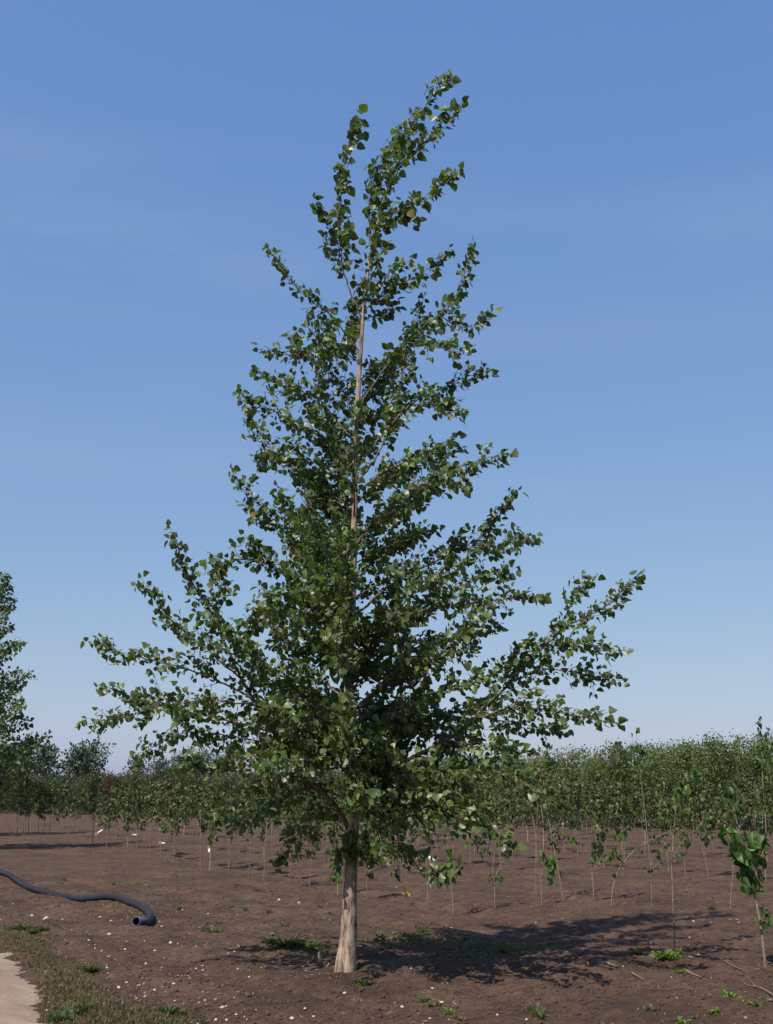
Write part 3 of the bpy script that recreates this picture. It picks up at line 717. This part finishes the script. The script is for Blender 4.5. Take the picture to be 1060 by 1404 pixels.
near_sapling('sapling bent far over sideways with a bare pale stem', (838, 1240), [(840, 1222), (845, 1200), (855, 1182), (872, 1165), (895, 1150), (940, 1132)], [[(855, 1182), (846, 1172)], [(895, 1150), (905, 1165)]],
  [(852, 1184, 6, 7, 8, .09, 'b'), (846, 1202, 3, 5, 3, .07, 'b'), (878, 1167, 4, 6, 4, .08, 'b'), (905, 1155, 12, 16, 14, .07, 's'), (935, 1142, 12, 16, 12, .07, 's'), (940, 1105, 12, 24, 16, .08, 's')], .011)
near_sapling('sapling with dark clustered leaves on two forking arms', (815, 1231), [(813, 1210), (812, 1190), (818, 1165), (822, 1148)], [[(813, 1192), (832, 1178), (848, 1150)]],
  [(820, 1164, 9, 7, 10, .105, 'b'), (824, 1148, 4, 6, 5, .11, 'b'), (850, 1148, 5, 8, 5, .12, 'b'), (833, 1176, 6, 9, 6, .10, 'b'), (843, 1166, 3, 5, 4, .10, 'b'), (815, 1182, 4, 6, 4, .09, 'b'), (825, 1120, 10, 12, 20, .09, 's')], .011)
near_sapling('tall sapling with a slanting stem and long narrow leafy crown', (773, 1229), [(766, 1195), (757, 1150), (750, 1110), (744, 1060), (738, 1020)], [[(757, 1150), (770, 1120)], [(752, 1120), (738, 1090)], [(746, 1080), (760, 1050)]],
  [(748, 1090, 26, 20, 30, .095, 's'), (742, 1045, 20, 16, 25, .095, 's'), (765, 1190, 7, 7, 25, .07, 's'), (760, 1140, 8, 12, 12, .09, 's')], .012)
near_sapling('sapling with one dense dark clump of leaves hanging over its twin stem', (743, 1237), [(742, 1212), (743, 1190), (748, 1170)], [],
  [(750, 1178, 13, 9, 10, .105, 'b'), (757, 1190, 9, 7, 10, .10, 'b'), (753, 1206, 5, 4, 6, .095, 'b')], .010)
near_sapling('straight thin sapling stem rising close behind the dense dark leaf clump', (735, 1228), [(735, 1190), (735, 1150), (737, 1110), (735, 1060)], [[(735, 1140), (722, 1110)]],
  [(733, 1095, 20, 18, 26, .085, 's'), (728, 1060, 14, 18, 18, .085, 's'), (785, 1152, 5, 7, 6, .10, 'b')], .008)
near_sapling('sapling with a fan of thin upright arms and small dark leaves', (679, 1243), [(678, 1215), (676, 1190), (679, 1155)], [[(677, 1215), (660, 1190), (645, 1182)], [(677, 1198), (668, 1170)], [(677, 1205), (690, 1180), (702, 1158)], [(676, 1200), (663, 1175)]],
  [(667, 1170, 6, 8, 6, .085, 'b'), (696, 1172, 5, 7, 5, .09, 'b'), (702, 1157, 5, 5, 7, .10, 'b'), (680, 1203, 8, 11, 6, .08, 'b'), (681, 1158, 4, 6, 4, .08, 'b')], .010)
near_sapling('sapling with a dense dark leaf clump beside the poplar shadow edge', (623, 1251), [(620, 1225), (617, 1200), (614, 1165), (612, 1120)], [],
  [(624, 1178, 11, 9, 11, .105, 'b'), (626, 1192, 6, 7, 6, .10, 'b'), (620, 1206, 4, 5, 3, .08, 'b'), (612, 1145, 9, 14, 12, .09, 's')], .010)
near_sapling('sapling with a small dark leafy top on a reddish stem in the open soil', (940, 1206), [(939, 1185), (938, 1165)], [], [(938, 1158, 7, 9, 5, .13, 'b'), (936, 1172, 4, 6, 4, .10, 'b')], .010)
near_sapling('tall narrow sapling with a dark leafy tip rising above the olive trees', (893, 1190), [(888, 1150), (884, 1110), (878, 1060), (873, 1020), (872, 1002)], [[(876, 1040), (866, 1010)]],
  [(874, 1035, 14, 9, 14, .13, 'b'), (873, 1003, 2, 3, 2, .12, 'b'), (865, 1009, 2, 3, 2, .11, 'b'), (878, 1060, 8, 10, 12, .12, 'b')], .012)
near_sapling('thin sapling stem standing behind the heart-leaved leaning sapling', (1001, 1244), [(1004, 1205), (1008, 1160), (1010, 1120)], [], [(1008, 1118, 12, 14, 14, .09, 's'), (996, 1253, 5, 4, 5, .06, 'y')], .009)
near_sapling('very tall sapling with a thin sparse sprig far above the olive trees', (1052, 1185), [(1050, 1130), (1046, 1070), (1044, 1020), (1042, 985)], [[(1046, 1040), (1053, 1015)], [(1045, 1030), (1034, 1005)]],
  [(1041, 990, 5, 3, 8, .13, 'b'), (1040, 1004, 4, 4, 4, .12, 'b'), (1053, 1005, 4, 3, 6, .11, 'b'), (1045, 1040, 14, 12, 20, .13, 'b'), (1048, 1090, 18, 14, 24, .12, 'b')], .018)
near_sapling('tiny seedling with yellowing leaves on open soil behind the poplar', (556, 1236), [(557, 1228), (559, 1220)], [], [(558, 1226, 8, 5, 7, .055, 'y')], .004, cat='seedling')

# ------------------------------------------------------------------ white name tags hung on stems
tme = None
def name_tag(u, v, Yv, w, h, rot, label, group):
    p_ = at(u, v, Yv)
    t = thing('plant_tag', label, 'tag', tuple(p_), group)
    n = 7; V = []
    for i in range(n):
        f = i / (n - 1) - .5
        for s in (-.5, .5):
            for z in (0, .002): V.append((f * w, .02 * (f * 2) ** 2 * (w / .15) + z, s * h))
    F = []
    for i in range(n - 1):
        a = i * 4; b = a + 4
        F += [(a, b, b + 2, a + 2), (a + 1, a + 3, b + 3, b + 1), (a, a + 1, b + 1, b), (a + 2, b + 2, b + 3, a + 3)]
    F += [(0, 2, 3, 1), (4 * n - 4, 4 * n - 3, 4 * n - 1, 4 * n - 2)]
    o = obj('label_plate', mesh_np('label_plate', V, F), M['tag'], t); o.rotation_euler = (.25, rot, .15)
    L = smooth_path([(-w * .45, .01, 0), (-w * .75, .03, .03), (-w * .95, .01, .01), (-w * .75, -.01, -.01), (-w * .45, .01, 0)], 16)
    s_ = obj('strap', tube_mesh('strap', L, np.full(16, .0025), 5), M['tag'], t); s_.rotation_euler = (.25, rot, .15)
    return t
name_tag(224, 1156.5, gnd(221, 1178)[1], .115, .05, .03, 'broad white tag hung level on a pale sapling stem in the first row', 'white plant tags')
name_tag(138, 1140, gnd(146, 1162)[1], .19, .06, -.6, 'white tag tilted upward on a sapling near the field-edge poplar', 'white plant tags')
name_tag(186, 1145, gnd(188, 1168)[1], .11, .04, .05, 'small white tag on a thin sapling stem beside the palest stem', 'white plant tags')
name_tag(287, 1167, gnd(288, 1193)[1], .10, .04, 1.3, 'narrow white tag hanging upright from a sapling stem', 'white plant tags')
name_tag(593, 1179, gnd(590, 1236)[1], .13, .045, .55, 'white tag slanting downward under the lowest poplar leaves', 'white plant tags')
# the sapling that carries the slanting tag
near_sapling('thin sapling carrying a slanting white tag under the lowest poplar leaves', (587, 1240), [(586, 1205), (585, 1178), (583, 1130)], [], [(584, 1140, 10, 12, 14, .085, 's')], .008)

# ------------------------------------------------------------------ black pipe
HOSE = [(-150, 1172), (-70, 1182), (-20, 1192), (10, 1203), (35, 1216), (70, 1226), (110, 1232), (150, 1236), (176, 1243), (196, 1253), (206, 1264), (199, 1272), (188, 1275)]
HR = .049
hp = []
for u, v in HOSE:
    q = gnd(u, v); hp.append((q[0], q[1], float(gh(q[0], q[1])) + HR * .9))
Hd = smooth_path(hp, 700)
for i in range(len(Hd)): Hd[i][2] = Hd[i][2]
hose = thing('drain_pipe', 'long black plastic pipe snaking over the soil with a grey open end', 'pipe', tuple(Hd[-1] - np.array([0, 0, HR])))
o0 = np.array(hose.location)
ribs = np.where(np.arange(700) % 2 == 0, HR, HR * .965)
V1, F1 = tube_vf(Hd - o0, ribs, 18, False)
obj('pipe_wall', mesh_np('pipe_wall', V1, F1, smooth=True), M['hose'], hose)
end = Hd[-1]; dr = unit(Hd[-1] - Hd[-12])
ax = smooth_path([end - dr * .13, end - dr * .02, end + dr * .045], 3)
prof = [(-.13, HR * 1.0), (-.125, HR * 1.14), (-.10, HR * 1.14), (-.095, HR * 1.05), (-.075, HR * 1.05), (-.07, HR * 1.15), (-.045, HR * 1.15), (-.04, HR * 1.06), (.03, HR * 1.08), (.04, HR * 1.13), (.052, HR * 1.13), (.053, HR * .98), (.03, HR * .95), (-.25, HR * .93)]
PP = np.array([end + dr * s for s, _ in prof]) - o0
T0 = dr; U0 = unit(np.cross(T0, [0, 0, 1.])); W0 = np.cross(T0, U0); sd_ = 24
VV, FF = [], []
for (s, r_), c_ in zip(prof, PP):
    a = np.arange(sd_) * 2 * math.pi / sd_
    VV.append(c_ + (np.cos(a) * r_)[:, None] * U0 + (np.sin(a) * r_)[:, None] * W0)
VV = np.vstack(VV)
for i in range(len(prof) - 1):
    for j in range(sd_):
        k = (j + 1) % sd_; FF.append((i * sd_ + j, i * sd_ + k, (i + 1) * sd_ + k, (i + 1) * sd_ + j))
obj('end_collar', mesh_np('end_collar', VV, FF, smooth=False), M['collar'], hose)
cv, cf = tube_vf([end - dr * .26 - o0, end - dr * .255 - o0], [HR * .92, HR * .92], 18, True)
obj('inner_plug', mesh_np('inner_plug', cv, cf), M['hose'], hose)

# ------------------------------------------------------------------ stones, clods, sticks
ICO = None
def ico():
    import bmesh
    bm = bmesh.new(); bmesh.ops.create_icosphere(bm, subdivisions=1, radius=1)
    V = np.array([v.co[:] for v in bm.verts]); F = np.array([[v.index for v in f.verts] for f in bm.faces]); bm.free()
    return V, F
IV, IF = ico()
def lumps(name, XY, S, mat, sink=.35, seed=0):
    r = np.random.default_rng(seed); n = len(XY)
    Z = gh(XY[:, 0], XY[:, 1])
    sc_ = r.uniform(.6, 1.3, (n, 1, 3)) * np.array([1, 1, .7]); jit = 1 + r.normal(size=(n, len(IV), 1)) * .16
    V = IV[None] * sc_ * jit * S[:, None, None]
    a = r.uniform(0, 6.28, n); ca, sa = np.cos(a)[:, None], np.sin(a)[:, None]
    V = np.stack([V[..., 0] * ca - V[..., 1] * sa, V[..., 0] * sa + V[..., 1] * ca, V[..., 2]], -1)
    V += np.stack([XY[:, 0], XY[:, 1], Z + S * (.7 - sink) * .6], -1)[:, None, :]
    F = (IF[None] + (np.arange(n) * len(IV))[:, None, None]).reshape(-1, 3)
    return mesh_np(name, V.reshape(-1, 3), F, np.repeat(r.random(n), len(IV)))
def scatter(n, u0, u1, v0, v1, r):
    out = []
    while len(out) < n:
        q = gnd(r.uniform(u0, u1), v0 + (v1 - v0) * r.random())
        if q[0] > track_edge(q[1]) + .05: out.append(q)
    return np.array(out)
r = np.random.default_rng(500)
XY = scatter(13000, -60, 1120, 1195, 1450, r)
tag(obj('soil_clods', lumps('soil_clods', XY, np.exp(r.normal(math.log(.0075), .5, len(XY))).clip(.003, .021), M['clod'], .3, 1), M['clod']), 'small brown clods of soil scattered over the field', 'soil', kind='stuff')
XY = np.vstack([scatter(430, -30, 340, 1235, 1420, r), scatter(230, 300, 1090, 1215, 1420, r)])
tag(obj('pebbles', lumps('pebbles', XY, np.exp(r.normal(math.log(.0068), .45, len(XY))).clip(.003, .018), M['pebble'], .2, 2), M['pebble']), 'tiny pale pebbles strewn over the brown soil', 'pebbles', kind='stuff')
STONES = [(137, 1258, 7), (44, 1258, 6), (64, 1257, 8), (61, 1262, 7), (152, 1267, 6), (150, 1283, 8), (222, 1271, 6), (234, 1294, 7), (172, 1299, 6), (213, 1300, 4), (122, 1293, 5), (140, 1307, 5), (149, 1317, 5), (200, 1325, 5), (147, 1328, 5), (199, 1365, 6), (305, 1383, 9), (310, 1382, 5), (281, 1376, 6), (296, 1393, 6), (311, 1396, 6), (238, 1354, 6), (278, 1325, 4), (269, 1329, 5), (258, 1340, 4), (342, 1342, 5), (383, 1232, 7), (410, 1234, 5), (415, 1325, 5), (473, 1361, 8), (430, 1394, 6), (418, 1381, 5), (163, 1351, 6), (174, 1347, 5), (164, 1352, 5), (130, 1305, 5), (174, 1290, 4), (82, 1354, 6), (240, 1371, 4), (719, 1287, 4), (942, 1260, 6), (951, 1263, 5), (958, 1308, 7), (682, 1388, 5), (722, 1394, 5), (606, 1367, 6), (593, 1353, 6), (592, 1336, 5)]
SM = []
for i in range(6):
    rr_ = np.random.default_rng(60 + i)
    SM.append(mesh_np('stone', IV * rr_.uniform(.7, 1.25, 3) * np.array([1, 1, .7]) * (1 + rr_.normal(size=(len(IV), 1)) * .13), IF)); SM[-1].materials.append(M['stone'])
for i, (u, v, px) in enumerate(STONES):
    b = on_ground(u, v); dist = b[1] / 1.05; s_ = px * .42 * dist / F_PX
    o = obj('stone', SM[i % 6], None, None, (b[0], b[1], b[2] + s_ * .25)); o.scale = (s_, s_, s_); o.rotation_euler = (0, 0, r.uniform(0, 6.28))
    near_pipe = u < 260
    tag(o, 'pale stone lying on the soil between the black pipe and the sandy track' if near_pipe else 'pale stone lying on the open soil around the big poplar', 'stone', 'pale stones by the pipe' if near_pipe else 'pale stones around the poplar')
def stick(name, label, pts, rad, cat='stick', lift=.01, branch=None):
    b = on_ground(*pts[0]); W = []
    for u, v in pts:
        q = on_ground(u, v); W.append(q + np.array([0, 0, rad + lift]))
    P = smooth_path(W, 7 * len(W)) - b
    t = thing(name, label, cat, tuple(b))
    obj('stem', tube_mesh('stick', P, np.linspace(rad, rad * .4, len(P)), 7), M['dead_wood'], t)
    for br in (branch or []):
        Q = smooth_path([on_ground(u, v) + np.array([0, 0, rad + lift]) for u, v in br], 10) - b
        obj('side_twig', tube_mesh('stick', Q, np.linspace(rad * .6, rad * .25, 10), 6), M['dead_wood'], t)
    return t
stick('dead_branch', 'long dead grey branch lying beside the heart-leaved leaning sapling', [(1075, 1374), (1045, 1362), (1024, 1350), (1015, 1338)], .008, 'branch', .012, [[(1035, 1357), (1028, 1340), (1018, 1326)]])
stick('dead_branch', 'forked dead twig lying on soil between the leaning sapling and the lime weed', [(992, 1317), (1008, 1326), (1026, 1333)], .007, 'branch', .01, [[(996, 1318), (1010, 1315), (1022, 1319)]])
stick('wood_scrap', 'short rotten wood scrap below the lime weed', [(940, 1331), (950, 1336), (961, 1342)], .016, 'wood')
stick('wood_scrap', 'pale wood splinter lying right of the rotten scrap on open soil', [(1052, 1370), (1066, 1374)], .010, 'wood')
stick('wood_scrap', 'flat pale bark scrap lying at the front edge of the poplar shadow', [(833, 1325), (846, 1329)], .012, 'wood')
stick('wood_scrap', 'thin pale wood chip near the bark scrap at the shadow edge', [(866, 1333), (884, 1338)], .008, 'wood')
stick('wood_scrap', 'pale peeled twig lying at the foot of the poplar trunk', [(507, 1340), (518, 1338), (523, 1336)], .006, 'wood')
stick('wood_scrap', 'dark twig lying on soil toward the pipe from the poplar', [(342, 1314), (350, 1312), (360, 1311)], .009, 'wood')
# cut stub
b = on_ground(438, 1322); st = thing('cut_stump', 'small pale cut stub poking out of the soil beside the poplar trunk', 'stump', tuple(b))
obj('stub', tube_mesh('stub', [(0, 0, -.05), (.002, 0, .03), (.0, 0, .08), (.006, .0, .105)], [.022, .019, .017, .014], 9, False, lambda i, a: .15 * np.cos(a * 3 + i)), M['pale_bark'], st)
# fallen yellow leaf
b = on_ground(633, 1400)
fl = leaf_variants('fallen_leaf', M['fallen_leaf'], POPLAR, [.5])[0]
o = obj('fallen_leaf', fl, None, None, (b[0], b[1], b[2] + .02)); o.scale = (.085,) * 3; o.rotation_euler = (.5, .2, 2.0)
tag(o, 'single fallen orange leaf on open soil in front of the poplar', 'leaf')

# ------------------------------------------------------------------ weeds and dry grass
wr = np.random.default_rng(808)
def weed_mesh(seed, n, spread, size, mat, tall=.5):
    r_ = np.random.default_rng(seed); P, A, N, S, T = [], [], [], [], []
    for i in range(n):
        az = r_.uniform(0, 6.28); d = np.array([math.cos(az), math.sin(az), r_.uniform(.2, 1.1) * tall * 2]); q = d * r_.uniform(.05, 1) * spread; q[2] = abs(q[2]) * .7
        P.append(q); A.append(d + r_.normal(size=3) * .4); N.append(np.array([0, 0, 1.]) + r_.normal(size=3) * .5); S.append(size * r_.uniform(.6, 1.25)); T.append(r_.random())
    V1, F1, T1 = leaves_vf(np.array(P), np.array(A), np.array(N), np.array(S), np.array(T), HEART if size > .05 else POPLAR)
    Q = np.array(P); V2, F2, T2 = leaves_vf(np.zeros_like(Q), Q, np.tile([.1, .2, 1.], (len(Q), 1)), np.linalg.norm(Q, axis=1) * 1.1, np.full(len(Q), .4), BLADE)
    me = mesh_np('weed', np.vstack([V1, V2]), np.vstack([F1, F2 + len(V1)]), np.concatenate([T1, T2])); me.materials.append(mat)
    return me
WM = [weed_mesh(900 + i, 34, .06, .024, M['weed_leaf']) for i in range(4)]
WT = [weed_mesh(920 + i, 170, .13, .024, M['weed_leaf'], .42) for i in range(3)]
WL = [weed_mesh(940 + i, 110, .14, .042, M['lime_leaf'], .45) for i in range(1)]
WS = [weed_mesh(950 + i, 24, .045, .028, M['lime_leaf'], .5) for i in range(2)]
def weed(me, u, v, s, label, group=None, sx=1):
    b = on_ground(u, v); o = obj('weed', me, None, None, tuple(b)); o.scale = (s * sx, s, s); o.rotation_euler = (0, 0, wr.uniform(-.4, .4) if sx != 1 else wr.uniform(0, 6.28))
    return tag(o, label, 'weed', group)
weed(WL[0], 914, 1312, 1.0, 'round lime green leafy weed at the foot of a bare sapling')
weed(WS[0], 497, 1347, 1.3, 'small bright green seedling just in front of the poplar trunk')
weed(WT[0], 392, 1304, 1.35, 'dark green clump of weeds on the shaded soil beside the poplar trunk', None, 1.6)
weed(WT[1], 424, 1303, 1.0, 'lower weed tuft between the dark clump and the cut stub', None, 1.4)
weed(WM[0], 289, 1278, 1.3, 'flat yellowish green weed stretched over soil between pipe end and poplar', None, 2.2)
for (u, v, s) in [(20, 1274, 1.0), (33, 1273, 1.2), (58, 1276, 1.1), (45, 1278, .9)]: weed(WT[int(wr.integers(3))], u, v, s * .75, 'green weed tuft growing along the edge of the sandy track', 'weeds along the track')
for (u, v, s) in [(118, 1332, 1.1), (130, 1330, .8), (98, 1392, 1.3), (82, 1398, 1.1), (116, 1390, 1.0), (230, 1392, 1.1), (244, 1390, .8)]: weed(WT[int(wr.integers(3))], u, v, s * .7, 'green weed tuft in the dry grass verge by the track', 'weeds in the verge')
for (u, v, s) in [(246, 1246, 1.2), (325, 1215, .9), (336, 1245, 1.0), (352, 1222, 1.0), (368, 1248, 1.0), (318, 1240, .8), (280, 1236, .8), (390, 1262, .9), (187, 1233, 1.0), (157, 1213, .8), (88, 1205, .8), (64, 1217, .7), (207, 1240, .7), (300, 1262, .7), (452, 1250, .8), (440, 1242, .8), (580, 1275, 1.4), (520, 1285, 1.0), (640, 1284, 1.0)]:
    weed(WM[int(wr.integers(4))], u, v, s * 1.15, 'small green weed on the open soil around the poplar and pipe', 'weeds on the open soil')
for (u, v, s) in [(614, 1384, 1.0), (933, 1336, 1.2), (998, 1366, 1.2), (1012, 1370, .8), (1038, 1378, 1.1), (978, 1386, 1.1), (937, 1402, 1.0)]:
    weed(WS[int(wr.integers(2))], u, v, s, 'bright green seedling on the bare soil beside the fallen wood scraps', 'bright seedlings on bare soil')
for (u, v, s) in [(734, 1385, 1.3), (742, 1392, 1.0), (870, 1306, 1.3), (895, 1380, 1.0), (835, 1400, 1.1), (595, 1372, .9), (580, 1364, .9), (690, 1300, 1.2), (900, 1325, .7), (976, 1248, 1.2), (1050, 1250, 1.2)]:
    weed(WM[int(wr.integers(4))], u, v, s * 1.1, 'dull green weed on the soil under or past the poplar shadow', 'weeds past the shadow')
# dry grass verge (uncountable)
def verge(name, n, pts, su, sv, size, mat, label, shape, seed, tall=1.0):
    r_ = np.random.default_rng(seed); P, A, N, S, T = [], [], [], [], []
    pts = np.array(pts, float); w = pts[:, 2] / pts[:, 2].sum()
    for i in range(n):
        k = r_.choice(len(pts), p=w); u, v = pts[k][:2] + r_.normal(size=2) * np.array([su, sv])
        if v < 1100: continue
        q = gnd(u, v); e = q[0] - float(track_edge(q[1]))
        if e < -.02 and r_.random() > .05: continue
        if name == 'dry_grass' and vnoise(q[0] * 3.2, q[1] * 3.2, 55) + .5 * vnoise(q[0] * 9, q[1] * 9, 56) < r_.uniform(-.35, .22): continue
        P.append((q[0], q[1], float(gh(*q)) - .005)); a = r_.normal(size=3) * .6; a[2] = abs(a[2]) * .8 + tall * .5
        A.append(a); N.append(r_.normal(size=3)); S.append(size * r_.uniform(.4, 1.3)); T.append(np.clip(r_.normal(.5, .3), 0, 1))
    return tag(obj(name, leaves_mesh(name, np.array(P), np.array(A), np.array(N), np.array(S), np.array(T), shape), M[mat]), label, 'grass', kind='stuff')
VP = [(10, 1288, 1.2), (40, 1298, 1.4), (60, 1318, 1.3), (75, 1340, 1), (90, 1362, 1.3), (100, 1385, 1.5), (140, 1390, 1.6), (180, 1398, 1.5), (220, 1400, 1.3), (260, 1405, .9), (75, 1405, 1.0), (110, 1345, .5)]
verge('dry_grass', 26000, VP, 20, 10, .042, 'dry_grass', 'dry brownish grass and low weeds along the sandy track', BLADE, 1)
verge('low_clover', 6000, VP, 18, 9, .020, 'weed_leaf', 'low green ground cover in the dry grass by the track', POPLAR, 2)
verge('thin_grass', 6000, [(170, 1208, 1.4), (195, 1212, 1.4), (185, 1184, 1), (150, 1175, .8), (110, 1178, .8), (230, 1198, .8), (250, 1208, .6), (60, 1190, .5), (440, 1180, .2), (530, 1262, .4), (90, 1165, .6)], 13, 2.6, .035, 'grass_yellow', 'thin yellowish grass patches on the soil near the first sapling row', BLADE, 3, .5)
verge('shade_weeds', 2200, [(540, 1290, 1), (590, 1285, 1), (640, 1300, 1), (690, 1295, 1), (400, 1302, 1.0), (440, 1305, .5)], 24, 6, .028, 'weed_leaf', 'scattered low weeds in the shade of the poplar', POPLAR, 4, .6)

# chips of wood, bark and dry leaf trodden into the soil; a film of seedlings on the left of the field
def litter(name, n, box, size, mat, label, cat, seed, shape, lift=.3):
    r_ = np.random.default_rng(seed); XY = scatter(n, *box, r_)
    k = vnoise(XY[:, 0] * 1.1, XY[:, 1] * 1.1, seed) > r_.uniform(-.4, .35, n); XY = XY[k]; n = len(XY)
    P = np.column_stack([XY, gh(XY[:, 0], XY[:, 1]) + .004]); A = r_.normal(size=(n, 3)); A[:, 2] = np.abs(A[:, 2]) * lift + .02
    N = r_.normal(size=(n, 3)) * .4 + np.array([0, 0, 1.])
    return tag(obj(name, leaves_mesh(name, P, A, N, size * r_.uniform(.4, 1.6, n), r_.random(n), shape), M[mat]), label, cat, kind='stuff')
CHIP = (np.array([[-.12, 0, 0], [.12, 0, 0], [.10, 1, 0], [-.10, .9, 0], [0, 0, .12], [0, 1, .10]]), np.array([[0, 1, 4], [1, 2, 5], [1, 5, 4], [2, 3, 5], [3, 0, 4], [3, 4, 5]]))
M['litter'] = leaf_mat('litter', [(0, (.06, .040, .030)), (.5, (.13, .085, .06)), (.85, (.22, .15, .11)), (1, (.34, .26, .20))], (.2, .15, .11), .85, .05, .2)
litter('wood_litter', 2600, (-30, 1090, 1200, 1420), .030, 'litter', 'small chips of wood and dry leaf littering the soil', 'litter', 71, CHIP, .15)
litter('seedling_film', 2600, (0, 480, 1165, 1275), .022, 'weed_leaf', 'thin film of tiny green seedlings on the soil toward the sapling rows', 'seedlings', 72, POPLAR, .8)
